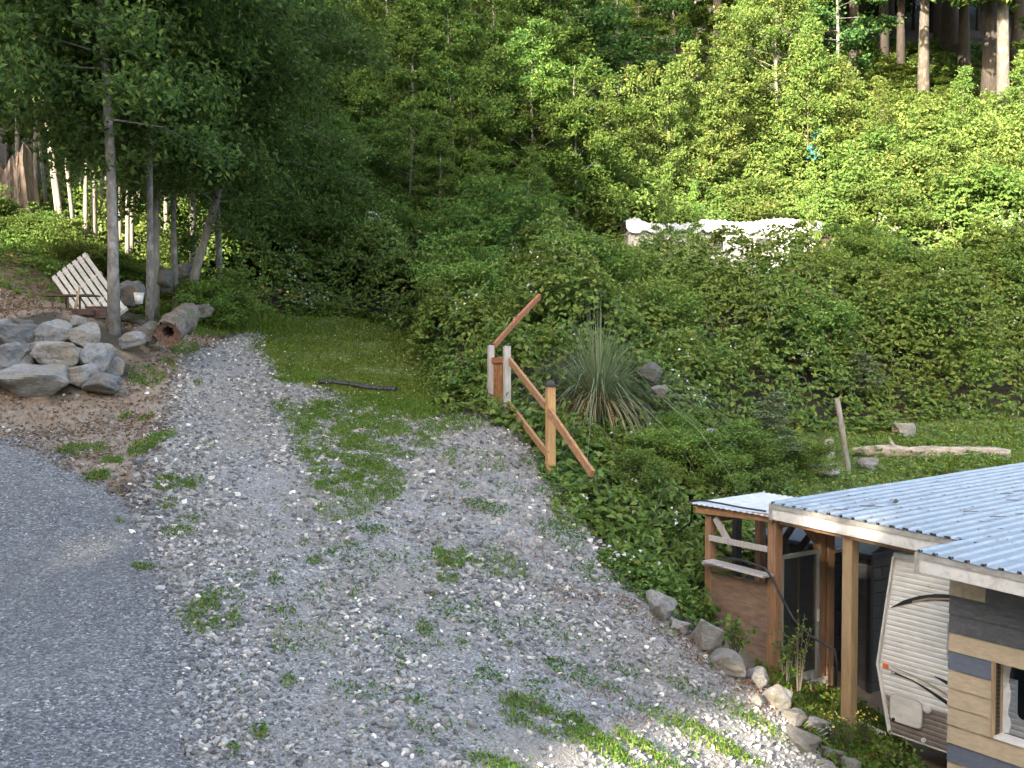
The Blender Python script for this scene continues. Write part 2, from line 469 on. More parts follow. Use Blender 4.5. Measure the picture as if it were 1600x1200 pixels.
def plain(name, col, rough=.6, metal=0, var=.25, sc=(3, 3, 3), spec=.5, bstr=.15, grime=None):
    m, nt, out = newmat(name)
    n1 = noise(nt, objco(nt, sc), 2.5, 6, .65)
    c = mixc(nt, ramp(nt, n1, [(.3, (0, 0, 0)), (.72, (1, 1, 1))]), tuple(x * (1 - var) for x in col), tuple(min(1, x * (1 + var * .6)) for x in col))
    if grime:
        n2 = noise(nt, objco(nt, (sc[0] * .5, sc[1] * .5, sc[2] * .5)), 3.1, 7, .7, .5)
        c = mixc(nt, ramp(nt, n2, [(.5, (0, 0, 0)), (.72, (.8, .8, .8))]), c, grime)
    finish(nt, out, c, rough, n1, bstr, .01, metal, spec)
    return m
M['wood_brown'] = plain('stained_post_wood', (.30, .165, .09), .75, var=.45, sc=(14, 14, 1.2), grime=(.16, .10, .065))
M['wood_honey'] = plain('honey_post_wood', (.50, .29, .12), .7, var=.4, sc=(16, 16, 1.2), grime=(.38, .22, .10), bstr=.4)
M['wood_rail'] = plain('rail_wood', (.38, .195, .09), .75, var=.45, sc=(7, 7, 7), grime=(.24, .15, .09), bstr=.4)
M['wood_rust'] = plain('rust_brown_wood', (.33, .12, .05), .75, var=.4, sc=(8, 8, 2))
M['wood_grey'] = plain('grey_weathered_wood', (.40, .37, .35), .85, var=.25, sc=(10, 10, 1.5))
M['wood_tan'] = plain('tan_post_wood', (.38, .27, .15), .75, var=.3, sc=(12, 12, 1.2))
M['plywood'] = plain('weathered_plank', (.235, .165, .125), .85, var=.4, sc=(2, 2, 9), grime=(.19, .10, .065))
M['pallet'] = plain('pallet_wood', (.50, .475, .44), .85, var=.25, sc=(6, 6, 6))
M['white_paint'] = plain('white_fascia_paint', (.66, .65, .62), .6, var=.12, sc=(4, 4, 4), grime=(.36, .34, .30))
M['metal_roof'] = plain('galvanised_roof', (.30, .345, .395), .45, .3, var=.2, sc=(2.2, 2.2, 2.2), grime=(.21, .225, .235))
M['trim_metal'] = plain('dirty_drip_edge', (.42, .41, .38), .6, .2, var=.3, grime=(.16, .15, .12))
M['plastic_roof'] = plain('white_plastic_sheet', (.52, .54, .57), .5, var=.2, grime=(.35, .35, .34))
M['dark_resin'] = plain('dark_resin_panel', (.055, .058, .068), .45, var=.25)
M['dark_resin_roof'] = plain('dark_resin_roof', (.075, .078, .105), .3, var=.2)
M['rv_white'] = plain('rv_white_siding', (.66, .655, .62), .45, var=.15, sc=(2, 2, 5), grime=(.45, .42, .37))
M['rv_brown'] = plain('rv_taupe_siding', (.20, .165, .145), .5, var=.2, grime=(.30, .27, .24))
M['black_vinyl'] = plain('black_vinyl', (.02, .02, .022), .4, var=.1)
M['tan_vinyl'] = plain('tan_vinyl', (.36, .30, .21), .5, var=.15)
M['orange'] = plain('orange_lens', (.75, .16, .03), .3, var=.1)
M['rv_trim'] = plain('rv_trim', (.62, .62, .60), .4, var=.15)
M['tan_board'] = plain('tan_lap_board', (.43, .35, .24), .8, var=.2, sc=(4, 4, 14), grime=(.35, .28, .19), bstr=.3)
M['slate_board'] = plain('slate_lap_board', (.075, .08, .09), .75, var=.35, sc=(5, 5, 14), grime=(.13, .132, .135), bstr=.3)
M['slate_blue'] = plain('slate_blue_lap_board', (.105, .125, .165), .7, var=.2, sc=(5, 5, 9))
M['tan_stained'] = plain('stained_tan_board', (.40, .33, .23), .75, var=.3, grime=(.22, .19, .14))
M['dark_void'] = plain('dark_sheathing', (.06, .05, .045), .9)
M['rust'] = plain('rusty_steel', (.12, .075, .055), .8, .2, var=.4)
M['rubber'] = plain('black_rubber', (.018, .018, .018), .55)
M['tarp_white'] = plain('white_tarp', (.46, .46, .45), .6, var=.3, grime=(.33, .33, .3))
M['tarp_teal'] = plain('teal_tarp', (.012, .17, .18), .4, var=.7, grime=(.12, .24, .26))
M['brick_red'] = plain('reddish_barrel', (.14, .07, .055), .8, var=.3)
M['pvc'] = plain('white_pvc', (.72, .71, .68), .5, var=.15)
M['concrete'] = plain('concrete_footing', (.42, .41, .39), .9, var=.25)
M['aluminium'] = plain('aluminium_frame', (.45, .46, .46), .4, .6, var=.15)

def glass_mat():
    m, nt, out = newmat('dusty_door_glass')
    p = nt.nodes.new('ShaderNodeBsdfPrincipled')
    p.inputs['Base Color'].default_value = (.035, .042, .042, 1); p.inputs['Roughness'].default_value = .15
    p.inputs['Alpha'].default_value = .38
    nt.links.new(p.outputs[0], out.inputs[0])
    return m
M['glass'] = glass_mat()
M['dark_glass'] = plain('dark_window_glass', (.02, .022, .025), .08, var=.1)

# ------------------------------------------------------------------ ground, road, drive
def axis(lo, hi, a, b, fine, mid, coarse):
    xs = list(np.arange(a, b, fine))
    s = fine; x = a
    L = []
    while x > lo:
        s = min(s * 1.18, coarse if x < a - 40 else mid); x -= s; L.append(x)
    s = fine; x = xs[-1]; Rr = []
    while x < hi:
        s = min(s * 1.18, coarse if x > b + 40 else mid); x += s; Rr.append(x)
    return np.array(L[::-1] + xs + Rr)

gx = axis(-260, 260, -8.5, 6.5, 0.11, 1.5, 14)
gy = axis(-200, 420, 5.5, 24, 0.11, 1.2, 14)
GX, GY = np.meshgrid(gx, gy)
gX, gY = GX.ravel(), GY.ravel()
gZ = H(gX, gY)
nx, ny = len(gx), len(gy)
ii = (np.arange(ny - 1)[:, None] * nx + np.arange(nx - 1)[None]).ravel()
gF = np.stack([ii, ii + 1, ii + nx + 1, ii + nx], 1)

def gp(*pp):
    return [tuple(G(a, b))[:2] for a, b in pp]
edge = [(-350, 640), (0, 684), (60, 700), (130, 735), (200, 772), (240, 830), (265, 900), (298, 980), (320, 1080), (340, 1200), (352, 1300)]
road_poly = gp(*edge) + [(-1.0, 2.0), (-16, 2.0), (-16, 14)]
drive_poly = gp((300, 1300), (280, 1200), (250, 1000), (215, 830), (225, 740), (240, 680), (275, 590), (322, 545), (385, 516), (405, 520), (402, 545), (440, 592),
                (520, 612), (650, 652), (790, 658), (842, 720), (880, 790), (1000, 925), (1090, 1000), (1200, 1090), (1290, 1172)) + [(3.2, 8.2), (2.6, 5.0), (-2.0, 3.0)]
grass_back = [(-9.0, 23.8), (-7.2, 23.6), (-6.2, 24.3), (-5.0, 27.2), (-2.4, 27.2), (-2.4, 27.9), (-7.5, 27.4), (-9.0, 26)]
grass_poly = gp((398, 550), (400, 518), (430, 500), (500, 490), (640, 487), (690, 560), (720, 640), (640, 650), (540, 622), (440, 592))
lower_yard = [(3.8, 17.2), (5.2, 21.6), (8, 23.2), (16, 24.6), (20, 22), (14, 17), (8, 15.2), (5.2, 15.8)]

sdr = sd_poly(gX, gY, road_poly)
dirt_poly = gp((-300, 600), (0, 612), (100, 612), (190, 600), (235, 560), (205, 520), (215, 505), (330, 505), (345, 530), (270, 600), (240, 690), (240, 800), (200, 772), (130, 735), (60, 700), (0, 690), (-350, 650))
bank_poly = [tuple(P(*q))[:2] for q in ((-200, 500, 19), (0, 505, 19), (170, 505, 19.3), (200, 470, 21.5), (130, 420, 24), (60, 410, 24.5), (0, 392, 25.2), (-200, 390, 25))]
nz = vnoise(gX, gY, 9, .5) - .5
dirt = np.maximum(np.clip(sd_poly(gX, gY, dirt_poly) / .5 + .7 + nz * 2, 0, 1), np.clip(sd_poly(gX, gY, bank_poly) / .5 + .5 + nz * 2, 0, 1))
dirt = np.maximum(dirt, .75 * np.clip(sd_poly(gX, gY, [(2.0, 13), (3.2, 9), (4.5, 7), (10, 8), (9, 14), (4.5, 15)]) / .5 + .3, 0, 1))
turf = np.maximum(np.clip(sd_poly(gX, gY, grass_poly) / .4 + .6 + nz, 0, 1), np.clip(sd_poly(gX, gY, lower_yard) / .4 + .5 + nz * 2, 0, 1))
gme = np_mesh('ground', np.stack([gX, gY, gZ], 1), gF, True)
for nm, arr in (('dirt', dirt), ('turf', turf)):
    a = gme.attributes.new(nm, 'FLOAT', 'POINT'); a.data.foreach_set('value', arr.astype(np.float32))
tag(link('ground', gme, M['ground']), 'brown soil hillside ground under the woods and brambles', kind='structure')

def sheet(name, poly, mat, top, label, rag=.25, seed=5):
    sd = sd_poly(gX, gY, poly) + rag * (vnoise(gX, gY, seed, .45) - .5) + rag * .7 * (vnoise(gX, gY, seed + 1, .17) - .5)
    keep = sd > -.35
    fk = keep[gF].all(1)
    F = gF[fk]; used = np.unique(F); idx = np.full(len(gX), -1); idx[used] = np.arange(len(used))
    V = np.stack([gX[used], gY[used], gZ[used] + np.clip(sd[used] * .1, -.03, top)], 1)
    return tag(link(name, np_mesh(name, V, idx[F], True), mat), label, kind='structure')
sheet('gravel_driveway', drive_poly, M['gravel_bed'], .006, 'coarse grey gravel driveway climbing the slope')
sheet('road', road_poly, M['road'], .014, 'compacted fine dark grey gravel road', .4, 15)

# ------------------------------------------------------------------ scatter tools
rng = np.random.RandomState(7)

def unit(a):
    return a / (np.linalg.norm(a, axis=-1, keepdims=True) + 1e-9)

def leaves(cen, length, width, rg, normal=None, up=0.5, jit=0.8, droop=.15):
    """pointed two-faced leaves: returns vertices and triangles"""
    n = len(cen)
    length = np.broadcast_to(length, (n,)) * rg.uniform(.65, 1.25, n)
    width = np.broadcast_to(width, (n,)) * rg.uniform(.75, 1.2, n)
    base = np.array([0, 0, 1.0]) * up if normal is None else normal * up
    nor = unit(base + rg.normal(0, jit, (n, 3)))
    d = unit(np.cross(nor, rg.normal(0, 1, (n, 3))))
    s = np.cross(nor, d)
    fold = nor * (width * .22)[:, None]
    L = (length / 2)[:, None]; W = (width / 2)[:, None]
    v0 = cen - d * L
    v1 = cen + s * W - d * L * .1 + fold
    v2 = cen + d * L - nor * (length * droop)[:, None]
    v3 = cen - s * W - d * L * .1 + fold
    V = np.stack([v0, v1, v2, v3], 1).reshape(-1, 3)
    k = np.arange(n)[:, None] * 4
    F = np.concatenate([k + np.array([[0, 2, 1]]), k + np.array([[0, 3, 2]])], 0)
    return V, F

def blades(base, height, width, rg, lean=.4, seg=2, spread=None):
    """grass blades: tapering strips, returns V, F(quads)"""
    n = len(base)
    hh = np.broadcast_to(height, (n,)) * rg.uniform(.55, 1.3, n)
    ww = np.broadcast_to(width, (n,)) * rg.uniform(.7, 1.2, n)
    az = rg.uniform(0, 2 * np.pi, n)
    dr = np.stack([np.cos(az), np.sin(az), np.zeros(n)], 1)
    if spread is not None: dr = unit(dr * .5 + spread)
    sd = np.stack([-dr[:, 1], dr[:, 0], np.zeros(n)], 1)
    ln = np.abs(rg.normal(lean, lean * .5, n))
    rows = []
    for i in range(seg + 1):
        t = i / seg
        c = base + dr * (ln * hh * t ** 2)[:, None] + np.array([0, 0, 1.0]) * (hh * t * (1 - .35 * ln * t))[:, None]
        w = (ww * (1 - t) ** .6 * .5 + .0008)[:, None]
        rows += [c - sd * w, c + sd * w]
    V = np.stack(rows, 1).reshape(-1, 3); m = 2 * (seg + 1)
    k = np.arange(n)[:, None] * m
    F = np.concatenate([k + np.array([[2 * i, 2 * i + 1, 2 * i + 3, 2 * i + 2]]) for i in range(seg)], 0)
    return V, F

def scatter_poly(poly, dens, rg):
    poly = np.asarray(poly)
    lo, hi = poly.min(0), poly.max(0)
    n = int((hi - lo).prod() * dens)
    p = rg.uniform(lo, hi, (n, 2))
    return p[:, 0], p[:, 1]

# green patches in the gravel, (column, row, half width, half height, strength, kind)
patches = [
    (520, 700, 60, 30, .7, 'g'), (590, 760, 50, 30, .55, 'g'), (640, 640, 60, 18, .7, 'g'), (540, 800, 50, 20, .35, 'g'), (610, 1010, 70, 20, .3, 'w'), (720, 960, 60, 22, .3, 'w'), (480, 930, 60, 22, .3, 'w'), (860, 990, 70, 26, .35, 'w'), (770, 880, 60, 24, .35, 'g'), (570, 1090, 70, 20, .25, 'w'), (330, 960, 50, 30, .6, 'g'), (700, 1150, 60, 20, .4, 'w'), (440, 960, 30, 14, .5, 'w'), (380, 900, 26, 10, .5, 'w'), (300, 815, 30, 10, .5, 'w'), (545, 860, 40, 12, .4, 'w'),
    (560, 655, 110, 38, .8, 'g'), (545, 740, 62, 36, .85, 'g'), (480, 640, 60, 14, .6, 'g'), (620, 690, 70, 25, .45, 'g'), (700, 660, 70, 15, .6, 'g'),
    (262, 758, 26, 12, 1, 'g'), (302, 757, 18, 11, 1, 'g'), (152, 748, 20, 11, 1, 'g'), (262, 790, 22, 10, .8, 'g'), (185, 818, 10, 5, .9, 'g'),
    (345, 938, 42, 17, .9, 'w'), (350, 975, 34, 14, .8, 'w'), (280, 835, 30, 8, .5, 'g'), (225, 890, 18, 6, .8, 'g'), (430, 908, 12, 12, .9, 'w'),
    (490, 880, 16, 9, .9, 'w'), (475, 850, 14, 6, .7, 'w'), (515, 868, 14, 6, .6, 'w'), (580, 830, 26, 9, .8, 'w'), (400, 890, 20, 7, .6, 'w'),
    (600, 962, 26, 9, .9, 'w'), (555, 938, 20, 7, .7, 'w'), (665, 985, 22, 14, .9, 'w'), (775, 945, 16, 9, 1, 'w'), (705, 870, 32, 22, .7, 'g'),
    (770, 800, 48, 14, .9, 'w'), (700, 905, 20, 10, .4, 'g'), (640, 880, 60, 20, .25, 'w'), (560, 900, 70, 30, .2, 'w'), (500, 1000, 90, 30, .12, 'g'),
    (830, 1125, 55, 34, .85, 'g'), (765, 1058, 24, 9, .9, 'w'), (905, 1058, 60, 18, .75, 'w'), (970, 1048, 30, 12, .7, 'w'), (845, 1080, 40, 20, .4, 'w'),
    (960, 1165, 120, 30, .8, 'g'), (1090, 1150, 90, 18, .65, 'g'), (1090, 1085, 60, 16, .5, 'w'), (780, 1200, 60, 12, .7, 'g'), (1180, 1130, 50, 14, .5, 'g'),
    (408, 1150, 18, 7, 1, 'g'), (362, 1178, 13, 9, 1, 'w'), (650, 1102, 18, 10, .9, 'w'), (655, 1142, 18, 8, .6, 'w'), (450, 1070, 15, 6, .9, 'g'),
    (720, 1010, 14, 8, .6, 'w'), (540, 1020, 20, 8, .4, 'w'), (370, 1095, 16, 8, .5, 'g'), (435, 1020, 12, 8, .6, 'w'), (740, 1080, 16, 7, .5, 'w'),
    (230, 592, 34, 22, .5, 'g'), (215, 650, 30, 12, .6, 'g'), (240, 690, 22, 14, .8, 'g'), (325, 520, 40, 14, .8, 'g'), (290, 545, 30, 12, .6, 'g'), (370, 505, 40, 10, .8, 'g'), (260, 575, 20, 16, .5, 'g'), (100, 655, 90, 25, .22, 'd'), (30, 650, 60, 22, .5, 'd'), (180, 690, 60, 22, .3, 'd'),
    (130, 705, 40, 10, .5, 'g'), (175, 722, 22, 7, .7, 'g'), (60, 705, 40, 7, .4, 'd'), (310, 600, 10, 5, .6, 'g'), (325, 700, 20, 7, .3, 'w'), (460, 590, 60, 10, .6, 'g'),
    (880, 840, 40, 22, .7, 'w'), (840, 730, 28, 22, .8, 'w'), (930, 900, 30, 16, .6, 'w'), (820, 765, 50, 15, .5, 'w'), (740, 720, 60, 18, .3, 'g'),
    (1010, 985, 60, 22, .5, 'r'), (960, 940, 40, 14, .4, 'r'), (1100, 1030, 45, 24, .6, 'r'), (1170, 1070, 46, 24, .6, 'r'), (1060, 1060, 50, 12, .3, 'r'),
    (720, 790, 50, 10, .25, 'r'), (820, 870, 60, 20, .22, 'r'), (880, 930, 50, 20, .25, 'r'), (960, 1110, 60, 20, .3, 'r'), (1240, 1140, 40, 16, .5, 'r'), (670, 840, 60, 20, .12, 'r'),
]
PW = []
for (a, b, w, h, s, k) in patches:
    c = G(a, b); e = G(a + w, b); f = G(a, b - h)
    PW.append((c.x, c.y, abs(e.x - c.x), max(abs(f.y - c.y), .12), s, k))

def patch_field(x, y, kinds):
    f = np.zeros(len(x))
    for (cx, cy, rx, ry, s, k) in PW:
        if k in kinds:
            f = np.maximum(f, s * np.clip(1.5 * (1.15 - ((x - cx) / rx) ** 2 - ((y - cy) / ry) ** 2), 0, 1))
    f = f * np.clip((vnoise(x, y, 31, .3) * .6 + vnoise(x, y, 32, .11) * .4 - .28) * 4.2, 0, 1.2)
    if 'w' in kinds and 'd' not in kinds:
        stray = np.clip((vnoise(x, y, 35, .16) - .75) * 6, 0, 1) * np.clip((vnoise(x, y, 36, 1.4) - .35) * 2.5, .05, 1) * np.clip((x + y * .27) / 1.2, 0, 1)
        f = np.maximum(f, stray * .75)
    return f

# crushed stone, angular pieces lying on the drive
def stones(x, y, size, rg, ico=True):
    if ico:
        bm = bmesh.new(); bmesh.ops.create_icosphere(bm, subdivisions=1, radius=1)
    else:
        bm = bmesh.new(); bmesh.ops.create_cube(bm, size=1.4); bmesh.ops.triangulate(bm, faces=bm.faces)
    bv = np.array([v.co[:] for v in bm.verts]); bf = np.array([[v.index for v in f.verts] for f in bm.faces]); bm.free()
    n = len(x)
    a = rg.uniform(0, 2 * np.pi, n)
    sc = np.stack([rg.uniform(.7, 1.35, n), rg.uniform(.55, 1.0, n), rg.uniform(.4, .85, n)], 1) * (size / 2)[:, None]
    V = bv[None] * (1 + rg.uniform(-.28, .28, (n, len(bv), 1))) * sc[:, None]
    tx = rg.normal(0, .3, n); 
    Vx = V[..., 0] * np.cos(a)[:, None] - V[..., 1] * np.sin(a)[:, None]
    Vy = V[..., 0] * np.sin(a)[:, None] + V[..., 1] * np.cos(a)[:, None]
    Vz = V[..., 2] + Vx * tx[:, None]
    z = H(x, y) + size * .2
    V = np.stack([Vx + x[:, None], Vy + y[:, None], Vz + z[:, None]], -1).reshape(-1, 3)
    F = (np.arange(n)[:, None, None] * len(bv) + bf[None]).reshape(-1, 3)
    return V, F

def pdist(x, y, pts):
    d = np.full(len(x), 1e9)
    for (ax_, ay_), (bx_, by_) in zip(pts[:-1], pts[1:]):
        ex, ey = bx_ - ax_, by_ - ay_; t = np.clip(((x - ax_) * ex + (y - ay_) * ey) / (ex * ex + ey * ey), 0, 1)
        d = np.minimum(d, np.hypot(x - ax_ - t * ex, y - ay_ - t * ey))
    return d
RUTS = [gp((372, 520), (340, 560), (345, 640), (385, 720), (420, 800), (440, 900), (480, 1000), (520, 1200), (530, 1290)), gp((560, 800), (625, 880), (690, 980), (760, 1100), (800, 1200), (820, 1290))]
def track(x, y):
    d = np.minimum(pdist(x, y, RUTS[0]), pdist(x, y, RUTS[1])) + .35 * (vnoise(x, y, 91, .6) - .5)
    return np.clip(1.25 - d / .42, 0, 1)
def stone_set(ylo, yhi, dens, smin, smax, ico, rg):
    x, y = scatter_poly(drive_poly, dens, rg)
    sd = sd_poly(x, y, drive_poly); sdr_ = sd_poly(x, y, road_poly)
    cov = patch_field(x, y, 'gwrd')
    bare = vnoise(x, y, 77, 1.3) * .7 + vnoise(x, y, 78, .5) * .3
    tr_ = track(x, y)
    pr = (1 - .35 * tr_) * np.clip(sd / .35 + .6, 0, 1) * np.clip(1 - (sdr_ + .05) / .35, 0, 1) * (1 - .85 * np.clip(cov, 0, 1)) * np.clip(1.65 - bare * 1.5, .12, 1)
    vis = np.abs(x) < y * .56 + .4
    k = (y > ylo) & (y < yhi) & (rg.rand(len(x)) < pr) & vis
    x, y, tr_ = x[k], y[k], tr_[k]
    s = smin + (smax - smin) * rg.rand(len(x)) ** 2.1 * (1 - .35 * tr_)
    return stones(x, y, s, rg, ico)
V1, F1 = stone_set(5.8, 11.5, 920, .016, .084, True, rng)
V2, F2 = stone_set(11.5, 30, 720, .02, .092, False, rng)
st = link('gravel', np_mesh('gravel', np.concatenate([V1, V2]), np.concatenate([F1, F2 + len(V1)])), M['stone'])
tag(st, 'loose crushed grey stone covering the driveway', 'gravel', kind='stuff')
# stray stones along the brown verge and on the dirt by the boulder wall
x, y = scatter_poly(dirt_poly, 60, rng)
k = (sd_poly(x, y, dirt_poly) > 0) & (np.abs(x) < y * .56); x, y = x[k], y[k]
V3, F3 = stones(x, y, .02 + .06 * rng.rand(len(x)) ** 2.5, rng, False)
tag(link('stray_stones', np_mesh('stray_stones', V3, F3), M['stone']), 'stray small stones on the brown earth verge', 'stones', kind='stuff')

x, y = scatter_poly(np.array(road_poly), 700, rng)
sd = sd_poly(x, y, road_poly)
k = (y > 6) & (y < 15) & (np.abs(x) < y * .53) & (sd > -1.0) & (rng.rand(len(x)) < np.clip(1.25 - y / 15, .2, 1) * np.where(sd < .25, np.clip(1 + sd * .8, .3, 1), .55)); x, y, sd = x[k], y[k], sd[k]
V4, F4 = stones(x, y, (.012 + .016 * rng.rand(len(x)) ** 2) * np.where(sd < .2, 1.5, 1), rng, False)
V4[:, 2] += .010
tag(link('road_grit', np_mesh('road_grit', V4, F4), M['grit']), 'fine loose grit on the dark grey road', 'grit', kind='stuff')
x, y = scatter_poly(np.array(dirt_poly + [(-13, 26), (-4, 26)]), 230, rng)
k = (np.maximum(sd_poly(x, y, dirt_poly), sd_poly(x, y, bank_poly)) > -.2) & (np.abs(x) < y * .56) & (rng.rand(len(x)) < .15 + 1.1 * vnoise(x, y, 55, .7)); x, y = x[k], y[k]
V, F = leaves(np.stack([x, y, H(x, y) + .012 + .02 * rng.rand(len(x))], 1), .07, .04, rng, up=1.2, jit=.4)
tag(link('leaf_litter', np_mesh('leaf_litter', V, F), M['litter']), 'brown fallen leaves and bark bits on the dirt by the boulder wall', 'leaf litter', kind='stuff')
# weeds and grass among the stones
def weed_obj(name, kinds, dens, mat, label, mode, hgt, wid):
    x, y = scatter_poly(np.array(drive_poly + dirt_poly + [(-7, 12)]), dens, rng)
    f = patch_field(x, y, kinds)
    k = (rng.rand(len(x)) < f) & (np.abs(x) < y * .56 + .3)
    x, y = x[k], y[k]
    base = np.stack([x, y, H(x, y)], 1)
    if mode == 'blade':
        V, F = blades(base, hgt, wid, rng, .6, 2)
    else:
        base[:, 2] += rng.rand(len(x)) ** 1.5 * hgt
        V, F = leaves(base, wid * 2.2, wid, rng, up=.6, jit=.7)
    tag(link(name, np_mesh(name, V, F), mat), label, name.split('_')[-1], kind='stuff')
weed_obj('short_grass', 'g', 2400, M['grass'], 'short green grass tufts growing through the gravel', 'blade', .07, .010)
weed_obj('clover_weeds', 'gw', 1500, M['weed'], 'low green leafy weeds scattered in the gravel', 'leaf', .07, .022)
weed_obj('rusty_weeds', 'r', 1000, M['redweed'], 'reddish brown low weeds along the gravel edge', 'leaf', .06, .022)
weed_obj('dry_grass', 'd', 900, M['drygrass'], 'straw coloured dead grass on the brown verge', 'blade', .06, .008)

# lawn strip at the head of the drive and the lower yard
def lawn(name, poly, dens, h, w, label, fl=0, fcol='white_flower', mat='grass'):
    x, y = scatter_poly(poly, dens, rng)
    sd = sd_poly(x, y, poly) + .5 * (vnoise(x, y, 41, .5) - .5)
    k = (rng.rand(len(x)) < np.clip(sd / .4 + .5, 0, 1) * np.clip(.3 + 1.3 * vnoise(x, y, 43, .6), .2, 1)); x, y = x[k], y[k]
    base = np.stack([x, y, H(x, y)], 1)
    hh = h * (.5 + 1.2 * vnoise(x, y, 45, .9))
    V, F = blades(base, hh, w, rng, .95, 2)
    tag(link(name, np_mesh(name, V, F), M[mat]), label, 'grass', kind='stuff')
    if fl:
        x, y = scatter_poly(poly, fl, rng); k = sd_poly(x, y, poly) > .1; x, y = x[k], y[k]
        V, F = leaves(np.stack([x, y, H(x, y) + h * 1.1], 1), .035, .03, rng, up=1, jit=.3)
        tag(link(fcol + 's', np_mesh(name + '_flowers', V, F), M[fcol]), ('white clover heads dotted over the grass strip' if fcol[0] == 'w' else 'yellow buttercups in the rough grass above the metal roof'), 'flowers', kind='stuff')
lawn('grass_strip', grass_poly, 1300, .055, .018, 'bright green grass strip at the head of the driveway', 9)
lawn('tall_grass', grass_back, 700, .10, .022, 'taller grass fringe between the grass strip and the brambles')
lawn('rough_grass', lower_yard, 420, .11, .020, 'rough grass around the fallen log above the metal roof', 10, 'yellow_flower')
# ------------------------------------------------------------------ sheds, carport, parked trailer
UN = np.array([-.57, .82]); UN = UN / np.linalg.norm(UN)      # along the eaves, away from the camera
VN = np.array([UN[1], -UN[0]])                                 # across, under the roof
def W(a, b, z):
    return Vector((a * UN[0] + b * VN[0], a * UN[1] + b * VN[1], z))
def onplane(px, py, b):
    d = ray(px, py); t = b / (VN @ d[:2])
    return float(UN @ d[:2] * t), CAM_Z + d[2] * t
def onplane_a(px, py, a):
    d = ray(px, py); t = a / (UN @ d[:2])
    return float(VN @ d[:2] * t), CAM_Z + d[2] * t
def fbox(mb, a0, a1, b0, b1, z0, z1):
    mb.hexa([W(a0, b0, z0), W(a0, b1, z0), W(a1, b1, z0), W(a1, b0, z0), W(a0, b0, z1), W(a0, b1, z1), W(a1, b1, z1), W(a1, b0, z1)])
def fpost(name, parent, a, b, z0, z1, w, mat):
    mb = MB(); fbox(mb, a - w / 2, a + w / 2, b - w / 2, b + w / 2, z0, z1)
    return mb.build(name, mat, parent, bevel=.006)
def fbar(name, parent, p, q, w, h, mat):
    mb = MB(); mb.bar(W(*p), W(*q), w, h); return mb.build(name, mat, parent, bevel=.004)

TILT = .034
def roof_panel(parent, a_hi, a_lo, b0, b1, zf, mat, pitch=.1667, slope=.021, th=.004, rib=.026):
    prof = []
    a = a_hi
    while a > a_lo + 1e-4:
        for da, dz in ((0, 0), (.012, rib), (.034, rib), (.046, 0), (.085, .004), (.125, 0)):
            if a - da >= a_lo - 1e-6: prof.append((a - da, dz))
        a -= pitch
    prof.append((a_lo, 0))
    ns = 9; V = []; F = []
    n = len(prof)
    for side in (0, -th):
        for k in range(ns + 1):
            b = b0 + (b1 - b0) * k / ns
            for (aa, dz) in prof:
                V.append(W(aa, b, zf(aa) + slope * (b - b0) + dz + side + .004 * math.sin(aa * 3 + b * 2.3)))
    off = n * (ns + 1)
    for k in range(ns):
        for i in range(n - 1):
            q = (k * n + i, k * n + i + 1, (k + 1) * n + i + 1, (k + 1) * n + i)
            F.append(q); F.append(tuple(off + j for j in q[::-1]))
    for i in range(n - 1):
        F.append((i, off + i, off + i + 1, i + 1))
    mb = MB(); mb.add(V, F)
    return mb.build('roof_panel', mat, parent)

def z1f(a): return 2.80 - TILT * (8.56 - a)
def z2f(a): return 2.70 - TILT * (6.0 - a)
def screws(parent, a_hi, a_lo, rows, zf, b0):
    a = a_hi - .0665
    k = 0
    while a > a_lo:
        for b in rows:
            if k % 2 == 0:
                c = W(a, b, zf(a) + .021 * (b - b0) + .008); mb = MB(); mb.tube([c - Vector((0, 0, .012)), c + Vector((0, 0, .006))], [.011, .008], 6); mb.build('roof_screw', M['aluminium'], parent)
        a -= .1667; k += 1

cp = thing('carport', 'open carport with ribbed silver metal roof, white fascia and wooden post', 'carport', (0, 0, 0))
for k in range(3):
    hi = 8.56 - k * .86
    roof_panel(cp, hi, hi - .875 if k < 2 else 5.72, 9.86, 17.5, lambda a, k=k: z1f(a) + .003 * k, M['metal_roof'])
def fascia(parent, a0, a1, b, zf, end):
    mb = MB()
    mb.hexa([W(a0, b - .019, zf(a0) - .205), W(a0, b + .019, zf(a0) - .205), W(a1, b + .019, zf(a1) - .205), W(a1, b - .019, zf(a1) - .205),
             W(a0, b - .019, zf(a0) - .062), W(a0, b + .019, zf(a0) - .062), W(a1, b + .019, zf(a1) - .062), W(a1, b - .019, zf(a1) - .062)])
    mb.build('fascia_board', M['white_paint'], parent, bevel=.004)
    mb = MB()
    mb.hexa([W(a0, b - .03, zf(a0) - .07), W(a0, b + .012, zf(a0) - .07), W(a1, b + .012, zf(a1) - .07), W(a1, b - .03, zf(a1) - .07),
             W(a0, b - .03, zf(a0) - .006), W(a0, b + .012, zf(a0) - .006), W(a1, b + .012, zf(a1) - .006), W(a1, b - .03, zf(a1) - .006)])
    mb.build('drip_edge', M['trim_metal'], parent)
    mb = MB(); fbox(mb, a0 - .003, a0 + .03, b - .045, b + .10, zf(a0) - .21, zf(a0) - .004)
    mb.build('end_trim', M['trim_metal'], parent)
    a = a0 - .023
    k = 0
    while a > a1:
        mb = MB(); fbox(mb, a - .014, a + .014, b - .036, b - .01, zf(a) - .004, zf(a) + .022)
        mb.build('rib_plug', M['rubber'], parent); a -= .1667
fascia(cp, 8.555, 5.74, 9.90, z1f, True)
fpost('post', cp, 7.525, 10.06, -.1, z1f(7.5) - .07, .134, M['wood_tan'])
fbar('beam', cp, (8.5, 9.98, 2.60), (5.75, 9.98, 2.51), .075, .12, M['wood_brown'])
